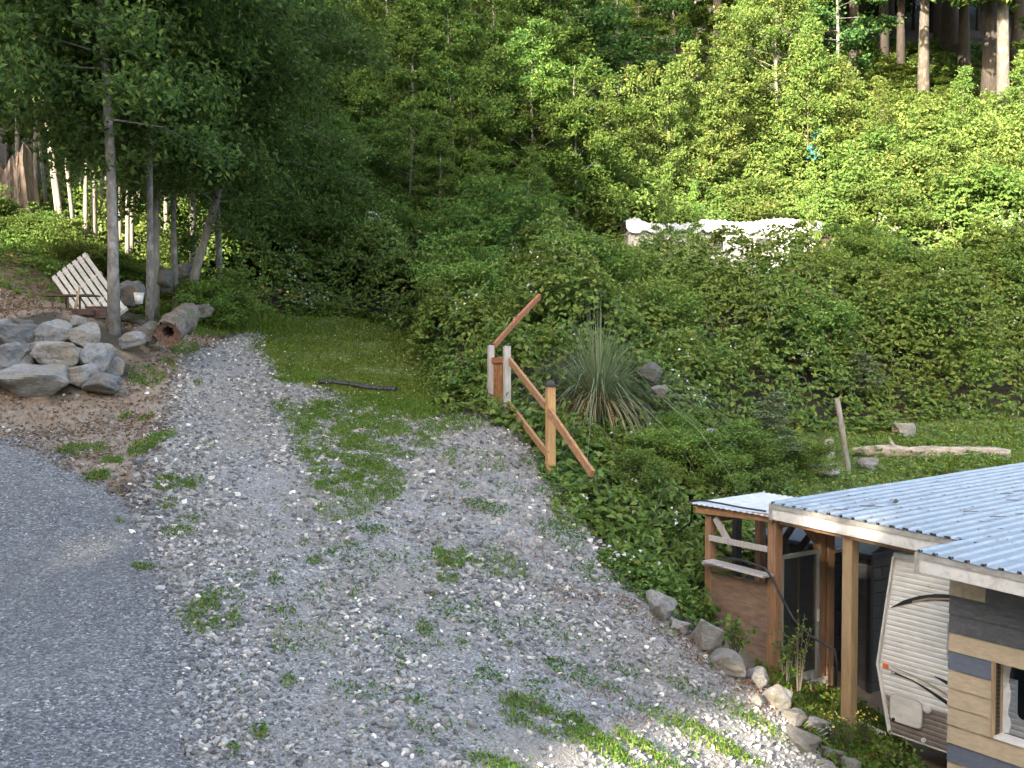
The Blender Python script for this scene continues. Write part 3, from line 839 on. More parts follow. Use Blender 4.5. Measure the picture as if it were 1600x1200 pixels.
fbar('rafter', cp, (8.40, 10.0, 2.70), (8.40, 16.5, 2.84), .045, .10, M['wood_brown'])
fbar('rafter', cp, (7.2, 10.0, 2.66), (7.2, 16.5, 2.80), .045, .10, M['wood_brown'])
fpost('post', cp, 8.3, 16.4, 0, 2.8, .134, M['wood_tan'])
fpost('post', cp, 6.3, 16.4, 0, 2.74, .134, M['wood_tan'])

screws(cp, 8.56, 5.9, (10.0, 11.0, 12.2, 13.4, 14.6), z1f, 9.86)
# leaf litter and twigs lying on the metal roof
for k, (px, py) in enumerate([(1365, 792), (1400, 785), (1310, 797), (1570, 772), (1590, 768), (1512, 800), (1555, 808), (1595, 804), (1580, 782), (1352, 791)]):
    d = ray(px, py)
    zz = 2.8; 
    for it in range(6):
        t = (zz - CAM_Z) / d[2]; p = np.array([0, 0, CAM_Z]) + d * t
        a = UN @ p[:2]; b = VN @ p[:2]; zz = z1f(a) + .021 * (b - 9.86) + .027
    rg = np.random.RandomState(k)
    c = Vector((p[0], p[1], zz + .006)); mb = MB()
    q = [c + Vector((.10 * j - .1, .03 * math.sin(j * 1.7 + k), .004 * (j % 2))) for j in range(4)]
    if k in (1, ):
        mb.tube([c + Vector((-.03, 0, 0)), c + Vector((0, 0, .012)), c + Vector((.03, .01, 0))], [.012, .03, .010], 6)
        tag(mb.build('pine_cone', M['bark_twig']), 'small dark cone lying on the ribbed metal roof', 'cone')
    else:
        mb.tube([c.lerp(v_, .6) for v_ in q], [.005, .006, .005, .003], 5)
        tag(mb.build('fallen_twig', M['bark_twig']), 'thin dark twig lying across the ribbed metal roof', 'twig', 'twigs fallen on the metal roof')

# needles and leaf bits on the roof
rgn = np.random.RandomState(21); aa_ = rgn.uniform(4.2, 8.4, 420); bb_ = 9.95 + 6.5 * rgn.rand(420) ** 1.3
cc_ = np.array([[*W(a, b, 0)[:2], (z1f(a) if a > 5.95 else z2f(a) + .01) + .021 * (b - (9.86 if a > 5.95 else 9.06)) + .014] for a, b in zip(aa_, bb_)])
V, F = leaves(cc_, .06, .018, rgn, up=2.5, jit=.3)
tag(link('roof_needles', np_mesh('roof_needles', V, F), M['litter']), 'brown needles and leaf bits scattered on the metal roofs', 'needles', kind='stuff')
# lap sided shelter with the lower roof
sh = thing('shelter', 'small building with mismatched tan and slate lap boards and metal roof', 'building', (0, 0, 0))
for k in range(4):
    hi = 6.0 - k * .86
    roof_panel(sh, hi, hi - .875, 9.06, 17.5, lambda a, k=k: z2f(a) + .003 * k, M['metal_roof'])
fascia(sh, 5.99, 2.62, 9.10, z2f, True)
screws(sh, 6.0, 4.0, (9.2, 10.2, 11.4, 12.6), z2f, 9.06)
# sheathing behind the boards, with the window hole left open
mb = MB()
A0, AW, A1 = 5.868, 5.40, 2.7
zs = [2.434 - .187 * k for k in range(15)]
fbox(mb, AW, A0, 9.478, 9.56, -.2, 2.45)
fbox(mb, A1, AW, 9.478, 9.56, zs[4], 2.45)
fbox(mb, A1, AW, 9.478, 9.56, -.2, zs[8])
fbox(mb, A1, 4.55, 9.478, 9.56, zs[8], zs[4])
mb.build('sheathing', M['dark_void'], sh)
def board(a0, a1, zt, mat, k):
    mb = MB(); zb = zt - .197; j = .002 * math.sin(k * 7.1)
    mb.hexa([W(a0, 9.444 + j, zb), W(a0, 9.462 + j, zb), W(a1, 9.462 + j, zb), W(a1, 9.444 + j, zb),
             W(a0, 9.462 + j, zt), W(a0, 9.476, zt), W(a1, 9.476, zt), W(a1, 9.462 + j, zt)])
    mb.build('siding_board', mat, sh, bevel=.0015)
AB1 = 5.89
rows = ['mix', 'slate_board', 'slate_board', 'tan_board', 'blue', 'tan', 'tan', 'tan', 'tan_board', 'slate_blue', 'tan_board', 'tan_board', 'slate_board', 'tan_board']
for k, r in enumerate(rows):
    zt = zs[k]
    if r == 'mix':
        board(AB1, 5.506, zt, M['tan_stained'], k); board(5.502, A1, zt, M['slate_board'], k + .5)
    elif r in ('blue', 'tan'):
        board(AB1, 5.42, zt, M['slate_blue'] if r == 'blue' else M['tan_board'], k)
        board(4.56, A1, zt, M['tan_board'], k + .3)
    else:
        board(AB1, A1, zt, M[r], k)
board(AB1, A1, zs[0] + .187, M['slate_board'], 20)
mb = MB(); fbox(mb, AW - .0, AW + .022, 9.43, 9.62, zs[8], zs[4]); mb.build('window_jamb', M['wood_tan'], sh)
mb = MB(); fbox(mb, 4.56, AW - .003, 9.44, 9.60, zs[8] - .004, zs[8] + .018); mb.build('window_sill', M['pvc'], sh)
mb = MB()
for k in range(7):
    t0 = zs[8] + .02 + k * .1; w = .05 + .02 * math.sin(k * 2.1)
    w2 = .05 + .02 * math.sin(k * 2.1 + 2.1)
    mb.add([W(AW - .004, 9.60, t0), W(AW - .004 - w, 9.63 + .01 * (k % 2), t0), W(AW - .004 - w2, 9.63 + .01 * ((k + 1) % 2), t0 + .1), W(AW - .004, 9.60, t0 + .1)], [(0, 1, 2, 3)])
mb.build('torn_plastic', M['plastic_roof'], sh)

# travel trailer under the roof
rvb = 10.10
rv = thing('travel_trailer', 'white travel trailer with black swoosh stripes parked under the carport roof', 'trailer', (0, 0, 0))
kn = onplane(1372, 1038, rvb); tp = onplane(1398, 864, rvb); bt = onplane(1390, 1146, rvb)
# profile of the side in (a, z)
prof = [(tp[0] - .16, tp[1] + .02), (tp[0] - .03, tp[1] - .0), (tp[0] + .01, tp[1] - .05), (kn[0], kn[1] + .03), (kn[0] + .004, kn[1]), (kn[0] - .005, kn[1] - .03), (bt[0] + .01, bt[1] + .03), (bt[0] - .02, bt[1])]
arear = 1.6
poly = prof + [(arear, bt[1]), (arear, tp[1] + .02)]
mb = MB(); n = len(poly)
mb.add([W(a, rvb + .012, z) for a, z in poly] + [W(a, rvb + 2.3, z) for a, z in poly],
       [tuple(range(n)), tuple(range(n, 2 * n))[::-1]] + [(i, (i + 1) % n, n + (i + 1) % n, n + i) for i in range(n)])
mb.build('body', M['rv_white'], rv)
def edge_a(z):
    pts = sorted(prof, key=lambda q: q[1])
    return float(np.interp(z, [q[1] for q in pts], [q[0] for q in pts]))
zsplit = onplane(1384, 1084, rvb)[1]
zb = bt[1] + .02; k = 0
while zb < tp[1] - .02:                                        # the horizontal corrugations of the skin, strip by strip
    zt = min(zb + .058, tp[1] - .01)
    mb = MB()
    aa, ab_ = edge_a(zb) - .03, edge_a(zt) - .03
    zm = zb + (zt - zb) * .7
    mb.add([W(aa, rvb + .011, zb), W(arear, rvb + .011, zb), W(arear, rvb + .004, zb + .012), W(aa, rvb + .004, zb + .012),
            W(arear, rvb + .004, zm), W(ab_, rvb + .004, zm), W(arear, rvb + .011, zt), W(ab_, rvb + .011, zt)],
           [(0, 1, 2, 3), (3, 2, 4, 5), (5, 4, 6, 7)])
    low = zt < zsplit + .02
    mat = M['rv_white'] if not low else (M['rv_trim'] if k in (8, 10) else M['rv_brown'])
    mb.build('siding_strip', mat, rv)
    zb = zt; k += 1
mb = MB()
mb.tube([W(a + .002, rvb - .004, z) for a, z in prof], [.017] * len(prof), 6)
mb.build('edge_trim', M['rv_trim'], rv, True)
mb = MB(); mb.tube([W(tp[0] - .02, rvb - .03, tp[1] - .01), W(5.6, rvb - .03, tp[1] - .0)], [.03, .03], 8); mb.build('rain_gutter', M['rv_trim'], rv, True)
def decal(name, pts, mat, off=.006):
    q = [onplane(px, py, rvb - off) for px, py in pts]
    mb = MB(); m = len(q) // 2
    top = q[:m]; bot = q[m:][::-1]
    V = [W(a, rvb - off, z) for a, z in top] + [W(a, rvb - off, z) for a, z in bot]
    V2 = [W(a, rvb - off + .003, z) for a, z in top] + [W(a, rvb - off + .003, z) for a, z in bot]
    F = [(i, i + 1, m + i + 1, m + i) for i in range(m - 1)]
    mb.add(V + V2, F + [tuple(2 * m + j for j in f[::-1]) for f in F])
    mb.build(name, mat, rv)
decal('stripe', [(1392, 949), (1412, 938), (1436, 931), (1462, 928), (1500, 930), (1500, 941), (1462, 938), (1436, 940), (1412, 945), (1392, 950)], M['black_vinyl'])
decal('stripe', [(1425, 939), (1450, 934), (1500, 935), (1500, 937.5), (1450, 937), (1425, 942)], M['tan_vinyl'], .010)
decal('stripe', [(1392, 1048), (1400, 1051), (1425, 1062), (1450, 1076), (1500, 1108), (1500, 1098), (1450, 1071), (1425, 1060), (1400, 1050), (1392, 1047.5)][:5] + [(1500, 1117), (1450, 1080), (1425, 1064), (1400, 1054), (1392, 1053)], M['black_vinyl'])
decal('stripe', [(1392, 1041), (1420, 1052), (1450, 1066), (1500, 1096), (1500, 1101), (1450, 1069), (1420, 1054), (1392, 1042)], M['tan_vinyl'])
decal('stripe', [(1460, 1056), (1475, 1062), (1500, 1073), (1500, 1083), (1475, 1067), (1460, 1057)], M['black_vinyl'])
def rrect(name, corners, r, off, th, mat, seg=4):
    (a0, z0), (a1, z1) = corners                                # top-left, bottom-right in (a,z), a0>a1
    pts = []
    for cx, cz, s in ((a0 - r, z0 - r, 0), (a1 + r, z0 - r, 1), (a1 + r, z1 + r, 2), (a0 - r, z1 + r, 3)):
        for j in range(seg + 1):
            t = math.pi / 2 * (s + j / seg)
            pts.append((cx + r * math.cos(t), cz + r * math.sin(t)))
    n = len(pts); mb = MB()
    mb.add([W(a, rvb - off - th, z) for a, z in pts] + [W(a, rvb - off, z) for a, z in pts],
           [tuple(range(n)), tuple(range(n, 2 * n))[::-1]] + [(i, n + i, n + (i + 1) % n, (i + 1) % n) for i in range(n)])
    return mb.build(name, mat, rv)
h0 = onplane(1393, 1083, rvb); h1_ = onplane(1441, 1140, rvb)
rrect('hatch_frame', ((h0[0] + .014, h0[1] + .012), (h1_[0] - .014, h1_[1] - .012)), .07, .002, .012, M['aluminium'])
rrect('hatch', (h0, h1_), .06, .014, .006, M['rv_white'])
def disc(px, py, r, mat, name, th=.02):
    a, z = onplane(px, py, rvb); mb = MB()
    mb.tube([W(a, rvb - th - .004, z), W(a, rvb - .002, z)], [r, r], 14); return mb.build(name, mat, rv)
disc(1450, 1107, .05, M['rv_trim'], 'water_inlet'); disc(1450, 1107, .03, M['rv_white'], 'water_inlet_cap', .026)
disc(1444, 1156, .025, M['rv_white'], 'vent_cap'); disc(1398, 1150 - 27, .018, M['rubber'], 'lock', .026)
a, z = onplane(1385, 1040, rvb); mb = MB(); fbox(mb, a - .03, a + .035, rvb - .028, rvb - .002, z - .03, z + .03)
mb.build('marker_light', M['orange'], rv, bevel=.008)
mb = MB(); a, z = onplane(1395, 1051, rvb); fbox(mb, a - .03, a + .02, rvb - .02, rvb - .002, z - .012, z + .012); mb.build('clearance_light', M['aluminium'], rv, bevel=.004)
w0 = onplane(1481, 968, rvb); w1 = onplane(1540, 1010, rvb)
rrect('window_frame', ((w0[0], w0[1]), (w0[0] - .9, w0[1] - .47)), .07, .0, .014, M['aluminium'])
rrect('window', ((w0[0] - .022, w0[1] - .022), (w0[0] - .88, w0[1] - .448)), .06, .014, .004, M['dark_glass'])
w0 = onplane(1588, 1046, rvb)
rrect('window_frame', ((w0[0], w0[1]), (w0[0] - .5, w0[1] - .52)), .08, .0, .016, M['rv_white'])
rrect('window', ((w0[0] - .03, w0[1] - .03), (w0[0] - .47, w0[1] - .49)), .06, .016, .004, M['dark_glass'])
for bb in (rvb + .35, rvb + 1.95):                             # wheels stand on the pad, out of sight behind the boards
    c = W(3.6, bb, .33); zg = h1(c.x, c.y); mb = MB()
    mb.tube([W(3.6, bb - .1, zg + .32), W(3.6, bb + .1, zg + .32)], [.32, .32], 20); mb.build('wheel', M['rubber'], rv)

# dark resin shed
ds = thing('storage_shed', 'dark charcoal resin storage shed with block pattern walls and low roof', 'shed', (0, 0, 0))
mb = MB(); fbox(mb, 8.44, 10.25, 11.70, 13.7, -.1, 1.93); mb.build('core', M['dark_resin'], ds)
rz = 0.06; k = 0
while rz < 1.88:
    zt = min(rz + .172, 1.91); off = .22 if k % 2 else 0
    a = 8.47 + .0
    e = [8.47] + [8.47 + off + .43 * j for j in range(1 if off else 1, 5)] + [10.22]
    e = sorted(set([q for q in e if 8.47 <= q <= 10.22]))
    for q0, q1 in zip(e[:-1], e[1:]):
        if q1 - q0 > .03:
            mb = MB(); fbox(mb, q0 + .004, q1 - .004, 11.682, 11.702, rz + .005, zt - .004); mb.build('wall_panel', M['dark_resin'], ds, bevel=.004)
    e = [11.72 + off] + [11.72 + off + .43 * j for j in range(1, 5)]
    e = sorted(set([11.72] + [q for q in e if q < 13.68] + [13.68]))
    for q0, q1 in zip(e[:-1], e[1:]):
        if q1 - q0 > .03 and q0 < 13.0:
            mb = MB(); fbox(mb, 8.422, 8.442, q0 + .004, q1 - .004, rz + .005, zt - .004); mb.build('wall_panel', M['dark_resin'], ds, bevel=.004)
    rz = zt; k += 1
mb = MB(); fbox(mb, 8.405, 8.475, 11.665, 11.735, -.1, 1.93); mb.build('corner_post', M['black_vinyl'], ds, bevel=.006)
mb = MB()
mb.hexa([W(8.33, 11.58, 1.93), W(8.33, 13.8, 1.93), W(10.35, 13.8, 1.93), W(10.35, 11.58, 1.93), W(8.33, 11.58, 2.00), W(8.33, 13.8, 2.00), W(10.35, 13.8, 2.00), W(10.35, 11.58, 2.00)])
mb.build('eave', M['dark_resin_roof'], ds, bevel=.012)
mb = MB()
mb.hexa([W(8.36, 11.62, 2.00), W(8.36, 13.77, 2.00), W(10.32, 13.77, 2.00), W(10.32, 11.62, 2.00), W(8.5, 12.55, 2.26), W(8.5, 12.85, 2.26), W(10.2, 12.85, 2.26), W(10.2, 12.55, 2.26)])
mb.build('roof', M['dark_resin_roof'], ds, bevel=.008)

# wooden lean-to with the glazed door
lt = thing('lean_to', 'weathered brown timber lean-to with white plastic roof, plank side and glazed door', 'shed', (0, 0, 0))
def gz(a, b): 
    p = W(a, b, 0); return h1(p.x, p.y) - .12
pa = (8.62, 10.02); pb = (9.73, 10.02); pc = (8.62, 11.05); pd = (9.73, 11.0)
fpost('post', lt, *pa, gz(*pa), 2.565, .134, M['wood_brown'])
fpost('post', lt, *pb, gz(*pb), 2.49, .11, M['wood_brown'])
fpost('post', lt, *pc, gz(*pc), 2.56, .13, M['wood_brown'])
fpost('post', lt, *pd, gz(*pd), 2.50, .11, M['wood_brown'])
fpost('post', lt, 8.63, 10.90, gz(8.6, 10.9), 2.50, .12, M['wood_brown'])
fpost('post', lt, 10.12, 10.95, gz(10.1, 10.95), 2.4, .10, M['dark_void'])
fbar('beam', lt, (9.92, 9.94, 2.545), (8.57, 9.94, 2.60), .045, .10, M['wood_rail'])
fbar('beam', lt, (8.64, 10.09, 2.52), (8.64, 11.2, 2.54), .05, .13, M['wood_brown'])
fbar('beam', lt, (9.73, 10.08, 2.43), (9.73, 11.1, 2.45), .05, .10, M['wood_brown'])
fbar('brace', lt, (9.62, 9.99, 2.46), (9.33, 9.99, 2.13), .04, .085, M['wood_grey'])
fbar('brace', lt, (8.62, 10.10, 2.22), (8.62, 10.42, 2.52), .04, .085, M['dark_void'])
fbar('brace', lt, (8.63, 10.84, 2.20), (8.63, 10.52, 2.50), .04, .085, M['wood_brown'])
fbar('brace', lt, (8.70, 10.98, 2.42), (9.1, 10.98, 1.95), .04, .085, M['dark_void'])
q0 = onplane(1122, 843, 9.955); q1 = onplane(1208, 860, 9.955)
fbar('rail', lt, (9.69, 9.955, q0[1]), (8.69, 9.955, q1[1]), .035, .075, M['wood_grey'])
q0 = onplane(1106, 876, 9.86); q1 = onplane(1205, 904, 9.86)
fbar('shelf_board', lt, (q0[0], 9.86, q0[1]), (q1[0] + .04, 9.86, q1[1] + .02), .20, .03, M['wood_grey'])
fbar('shelf_board', lt, (9.72, 9.90, q0[1] - .05), (9.3, 9.90, q0[1] - .06), .12, .03, M['wood_grey'])
t0 = onplane(1120, 893, 9.985)[1]; t1 = onplane(1206, 912, 9.985)[1]
for k in range(8):
    mb = MB(); s0 = t0 - .165 * k; s1 = t1 - .165 * k - .01
    a0, a1 = 9.67, 8.69; bj = 9.972 + .005 * (k % 2)
    mb.hexa([W(a0, bj, s0 - .1625), W(a0, bj + .02, s0 - .1625), W(a1, bj + .02, s1 - .1625), W(a1, bj, s1 - .1625), W(a0, bj, s0), W(a0, bj + .02, s0), W(a1, bj + .02, s1), W(a1, bj, s1)])
    mb.build('plank', M['plywood'], lt, bevel=.003)
mb = MB(); V = []; F = []
for i in range(29):                                            # wavy plastic roof sheet
    a = 9.99 - i * (9.99 - 8.60) / 28
    zt = 2.625 + .012 * (i % 2)
    V += [W(a, 9.86, zt), W(a, 11.3, zt + .03), W(a, 11.3, zt + .026), W(a, 9.86, zt - .004)]
for i in range(28):
    b = 4 * i
    F += [(b, b + 4, b + 5, b + 1), (b + 3, b + 2, b + 6, b + 7), (b, b + 3, b + 7, b + 4)]
mb.add(V, F); mb.build('roof_sheet', M['plastic_roof'], lt)
dr = MB(); d0 = onplane_a(1226, 866, 8.60)
dz0, dz1 = gz(8.6, 10.5) + .18, onplane_a(1255, 862, 8.60)[1]
db0, db1 = 10.10, 10.83
def dbar(b0, b1, z0, z1, nm, mat, par, a0=8.575, a1=8.615):
    mb = MB(); fbox(mb, a0, a1, b0, b1, z0, z1); return mb.build(nm, mat, par)
door = dbar(db0, db1, dz0, dz0 + .10, 'door', M['aluminium'], lt)
dbar(db0, db1, dz1 - .05, dz1, 'door_frame', M['aluminium'], door)
dbar(db0, db0 + .04, dz0 + .102, dz1 - .052, 'door_frame', M['aluminium'], door)
dbar(db1 - .05, db1, dz0 + .102, dz1 - .052, 'door_frame', M['aluminium'], door)
dbar(db0 + .40, db0 + .425, dz0 + .102, dz1 - .052, 'door_mullion', M['wood_brown'], door, 8.64, 8.66)
dbar(db0 + .043, db1 - .053, dz0 + .102, dz1 - .052, 'glass', M['glass'], door, 8.592, 8.598)
dbar(db1 - .05, db1 - .015, (dz0 + dz1) / 2 - .1, (dz0 + dz1) / 2 + .06, 'door_handle', M['pvc'], door, 8.555, 8.573)
fbar('rail', lt, (8.60, 11.12, 2.05), (8.60, 11.6, 2.05), .03, .05, M['plastic_roof'])
fbar('sill', lt, (8.6, 10.05, dz0 - .06), (8.6, 10.98, dz0 - .06), .12, .08, M['wood_grey'])

# black hose looped over the lean-to
pts = [onplane(1122, 872, 9.80), onplane(1160, 878, 9.79), onplane(1195, 890, 9.78), onplane(1208, 905, 9.80), onplane(1222, 935, 9.85), onplane(1240, 968, 9.88), onplane(1265, 993, 9.9), onplane(1288, 1006, 9.9), onplane(1304, 1015, 9.9), onplane(1307, 1035, 9.92), onplane(1306, 1072, 9.95)]
bs = [9.80, 9.79, 9.78, 9.80, 9.85, 9.88, 9.9, 9.9, 9.9, 9.92, 9.95]
mb = MB(); mb.tube([W(p[0], b, p[1] + (.02 if i < 3 else 0)) for i, (p, b) in enumerate(zip(pts, bs))], [.016] * len(pts), 7)
tag(mb.build('garden_hose', M['rubber'], None, True), 'black hose hanging from the lean-to shelf across its door', 'hose')
p0 = P(1060, 832, 14.2)
pts = [p0, P(1080, 815, 14.1), W(9.98, 9.92, 2.66), W(9.8, 10.0, 2.665), W(9.5, 9.98, 2.668), W(9.1, 9.93, 2.67), W(8.7, 9.93, 2.675)]
mb = MB(); mb.tube(pts, [.014] * len(pts), 6)
tag(mb.build('power_cable', M['rubber'], None, True), 'black cable lying along the white plastic roof of the lean-to', 'cable')

# ------------------------------------------------------------------ stair railing
srl = thing('stair_railing', 'wooden stair railing with grey posts, honey post and brown handrails', 'railing', (0, 0, 0))
g1 = G(792, 655); g2 = P(767, 640, g1.y + .55); y0 = G(860, 742)
def vpost(c, ztop, w, mat, nm='post', rz=.3):
    mb = MB(); ax = Vector((math.cos(rz), math.sin(rz), 0)) * w / 2; ay = Vector((-math.sin(rz), math.cos(rz), 0)) * w / 2
    zb = h1(c.x, c.y) - .1
    lo = [Vector((c.x, c.y, zb)) + s * ax + t * ay for s, t in ((-1, -1), (1, -1), (1, 1), (-1, 1))]
    mb.hexa(lo + [Vector((p.x, p.y, ztop)) for p in lo])
    return mb.build(nm, mat, srl, bevel=.005)
zt1 = P(792, 540, g1.y).z; zt2 = P(767, 539, g2.y).z; zty = P(860, 604, y0.y).z
vpost(g1, zt1, .115, M['wood_grey']); vpost(g2, zt2, .105, M['wood_grey']); vpost(y0, zty, .125, M['wood_honey'])
def cap(c, z, w, mat, h=.05):
    mb = MB(); w2 = w * .55
    mb.hexa([(c.x - w, c.y - w, z), (c.x + w, c.y - w, z), (c.x + w, c.y + w, z), (c.x - w, c.y + w, z), (c.x - w, c.y - w, z + h * .4), (c.x + w, c.y - w, z + h * .4), (c.x + w, c.y + w, z + h * .4), (c.x - w, c.y + w, z + h * .4)])
    mb.hexa([(c.x - w * .8, c.y - w * .8, z + h * .4), (c.x + w * .8, c.y - w * .8, z + h * .4), (c.x + w * .8, c.y + w * .8, z + h * .4), (c.x - w * .8, c.y + w * .8, z + h * .4), (c.x - w2, c.y - w2, z + h), (c.x + w2, c.y - w2, z + h), (c.x + w2, c.y + w2, z + h), (c.x - w2, c.y + w2, z + h)])
    mb.build('post_cap', mat, srl)
cap(y0, zty, .085, M['rubber'], .09); cap(g1, zt1, .062, M['rubber'], .02); cap(g2, zt2, .058, M['rubber'], .02)
mb = MB(); mb.box(g1.x - .12, g1.x + .14, g1.y - .14, g1.y + .12, g1.z - .1, g1.z + .05); mb.build('footing', M['concrete'], srl, bevel=.015)
def rail(p, q, w, h, mat, nm): mb = MB(); mb.bar(p, q, w, h); return mb.build(nm, mat, srl, bevel=.004)
r0 = P(797, 564, g1.y - .03); r1 = P(866, 652, y0.y - .02)
rail(r0, P(852, 634, y0.y + .05), .05, .12, M['wood_rail'], 'handrail')
e = P(926, 741, 14.3)
rail(P(857, 641, y0.y - .11), e, .05, .12, M['wood_rail'], 'handrail')
rail(P(796, 632, g1.y - .03), P(855, 709, y0.y + .02), .05, .11, M['wood_rail'], 'lower_rail')
ue = P(843, 463, 21.5)
um = P(808, 500, 19.8)
rail(P(772, 540, g2.y), um, .05, .10, M['wood_rust'], 'handrail'); rail(um - Vector((.02, .05, .01)), ue, .06, .11, M['wood_rust'], 'handrail')
rail(P(770, 563, g2.y - .05), P(789, 563, g1.y + .04), .05, .10, M['wood_rust'], 'top_rail')
rail(P(770, 630, g2.y - .05), P(789, 633, g1.y + .04), .05, .08, M['wood_rust'], 'bottom_rail')
for k in range(5):
    f = (k + .6) / 5.2; a = P(770, 567, g2.y - .05).lerp(P(789, 567, g1.y + .04), f); b = P(770, 629, g2.y - .05).lerp(P(789, 632, g1.y + .04), f)
    mb = MB(); mb.bar(a, b, .024, .03, (1, 0, 0)); mb.build('baluster', M['wood_rust'], srl)

for q_, w_ in ((P(797, 566, g1.y - .09), .012), (P(797, 634, g1.y - .09), .012), (P(858, 640, y0.y - .15), .014), (P(862, 648, y0.y - .15), .014), (P(857, 706, y0.y - .09), .012)):
    mb = MB(); mb.tube([q_, q_ + Vector((0, .03, 0))], [w_, w_], 8); mb.build('bolt', M['rust'], srl)
# ------------------------------------------------------------------ boulders
def rock_mesh(seed, sub=4, planes=15, rough=.05):
    rg = np.random.RandomState(seed)
    bm = bmesh.new(); bmesh.ops.create_icosphere(bm, subdivisions=sub, radius=1)
    V = np.array([v.co[:] for v in bm.verts]); bm.free
    nrm = unit(rg.normal(0, 1, (planes, 3))); hh = rg.uniform(.55, 1.0, planes)
    nrm = np.concatenate([nrm, np.array([[0, 0, 1], [0, 0, -1], [1, 0, 0], [-1, 0, 0], [0, 1, 0], [0, -1, 0.]])]); hh = np.concatenate([hh, np.full(6, .95)])
    dt = V @ nrm.T
    r = np.where(dt > .05, hh[None] / np.maximum(dt, .05), 9)
    rs = -np.log(np.exp(-r * 34).sum(1)) / 34                   # soft minimum: worn edges
    for s, a in ((1.3, .12), (3.1, .06), (7, .035), (15, .018)):
        ph = rg.uniform(0, 6, 3); dd = rg.normal(0, 1, (3, 3))
        rs *= 1 + a * rough / .05 * (np.sin(V @ dd[0] * s + ph[0]) * np.sin(V @ dd[1] * s + ph[1]))
    V = V * rs[:, None]
    V = V / np.abs(V).max(0)
    for i, v in enumerate(bm.verts): v.co = V[i]
    me = bpy.data.meshes.new('boulder'); bm.to_mesh(me); bm.free()
    me.polygons.foreach_set('use_smooth', np.full(len(me.polygons), False))
    return me
rock_protos = [rock_mesh(100 + k) for k in range(9)]
small_protos = [rock_mesh(100 + k, 3) for k in range(9)]
bcount = [0]
def boulder(cx, cy, w, h, Y, mat, label, group=None, dep=.8, tilt=0, name='boulder'):
    if Y is None:
        Y = G(cx, cy + h * .45).y
    c = P(cx, cy, Y); s = Y / FPX
    k = bcount[0]; bcount[0] += 1
    me = (rock_protos if w > 38 else small_protos)[k % 9]
    if not me.materials: me.materials.append(mat)
    o = bpy.data.objects.new(name, me); C.objects.link(o)
    o.material_slots[0].link = 'OBJECT'; o.material_slots[0].material = mat
    o.location = c; o.scale = (w * s * .53, w * s * .5 * dep, h * s * .56)
    o.rotation_euler = (random.Random(k).uniform(-.12, .12), tilt, random.Random(k).uniform(-.35, .35))
    return tag(o, label, 'boulder', group)
wl_ = 'grey angular boulder stacked in the dry stone wall below the pallet'
wg = 'boulders stacked in the left wall'
Yb, Ym, Yt = 17.25, 17.65, 18.15
boulder(62, 592, 124, 54, Yb, M['rock_pale'], 'largest pale flat-faced boulder at the foot of the stacked wall', wg, .75)
boulder(163, 598, 74, 34, Yb + .1, M['rock'], wl_, wg); boulder(133, 583, 46, 36, Yb + .2, M['rock'], wl_, wg)
boulder(90, 553, 82, 46, Ym, M['rock_pale'], 'brownish tilted boulder in the middle row of the stacked wall', wg, tilt=.1)
boulder(150, 563, 58, 50, Ym + .1, M['rock'], wl_, wg); boulder(14, 560, 76, 50, Ym, M['rock'], wl_, wg)
boulder(30, 524, 70, 40, Yt, M['rock'], wl_, wg); boulder(83, 519, 62, 46, Yt, M['rock'], wl_, wg)
boulder(137, 525, 54, 40, Yt, M['rock_pale'], wl_, wg); boulder(3, 508, 34, 24, Yt + .3, M['rock'], wl_, wg)
boulder(125, 504, 30, 22, Yt + .4, M['rock_pale'], wl_, wg); boulder(57, 545, 30, 26, Ym + .3, M['rock_pale'], wl_, wg)
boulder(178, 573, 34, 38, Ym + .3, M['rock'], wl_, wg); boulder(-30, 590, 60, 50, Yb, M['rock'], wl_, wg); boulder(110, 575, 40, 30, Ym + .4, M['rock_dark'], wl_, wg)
boulder(40, 506, 24, 14, Yt + .4, M['rock_pale'], wl_, wg)
bl = 'dark grey boulder half hidden by plants behind the hollow log'
boulder(207, 530, 46, 30, 18.7, M['rock'], 'rounded grey boulder at the foot of the big grey alder trunk')
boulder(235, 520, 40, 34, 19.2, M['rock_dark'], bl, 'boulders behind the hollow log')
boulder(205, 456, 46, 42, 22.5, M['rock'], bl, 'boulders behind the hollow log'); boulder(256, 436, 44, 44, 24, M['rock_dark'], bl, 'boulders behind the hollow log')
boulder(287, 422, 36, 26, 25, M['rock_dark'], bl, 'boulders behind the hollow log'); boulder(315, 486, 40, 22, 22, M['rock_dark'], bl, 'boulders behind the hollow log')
rl = 'pale grey boulder edging the gravel above the lean-to'
rg_ = 'boulders edging the gravel'
for (cx, cy, w, h) in [(1030, 938, 54, 44), (1062, 972, 36, 24), (1105, 984, 56, 52), (1137, 1024, 62, 46), (1187, 1052, 40, 34), (1218, 1080, 48, 50), (1185, 1092, 26, 20)]:
    boulder(cx, cy + h * .22, w * .98, h * .9, None, M['rock_pale'], rl, rg_, dep=.9, tilt=.45)
rl2 = 'pale flat boulder beside the carport post at the gravel corner'
for (cx, cy, w, h) in [(1240, 1112, 44, 34), (1275, 1124, 56, 34), (1252, 1148, 58, 34), (1300, 1172, 40, 26), (1328, 1190, 40, 30), (1290, 1192, 40, 22)]:
    boulder(cx, cy + h * .22, w * .98, h * .85, None, M['rock_pale'], rl2, 'boulders beside the carport post', tilt=.3)
boulder(1018, 582, 44, 30, 19.0, M['rock_dark'], 'grey rock showing behind the pampas clump'); boulder(1032, 610, 28, 20, 18.2, M['rock_pale'], 'pale rock at the right foot of the pampas clump')
yl = 'pale rock lying in rough grass near the upright stick'
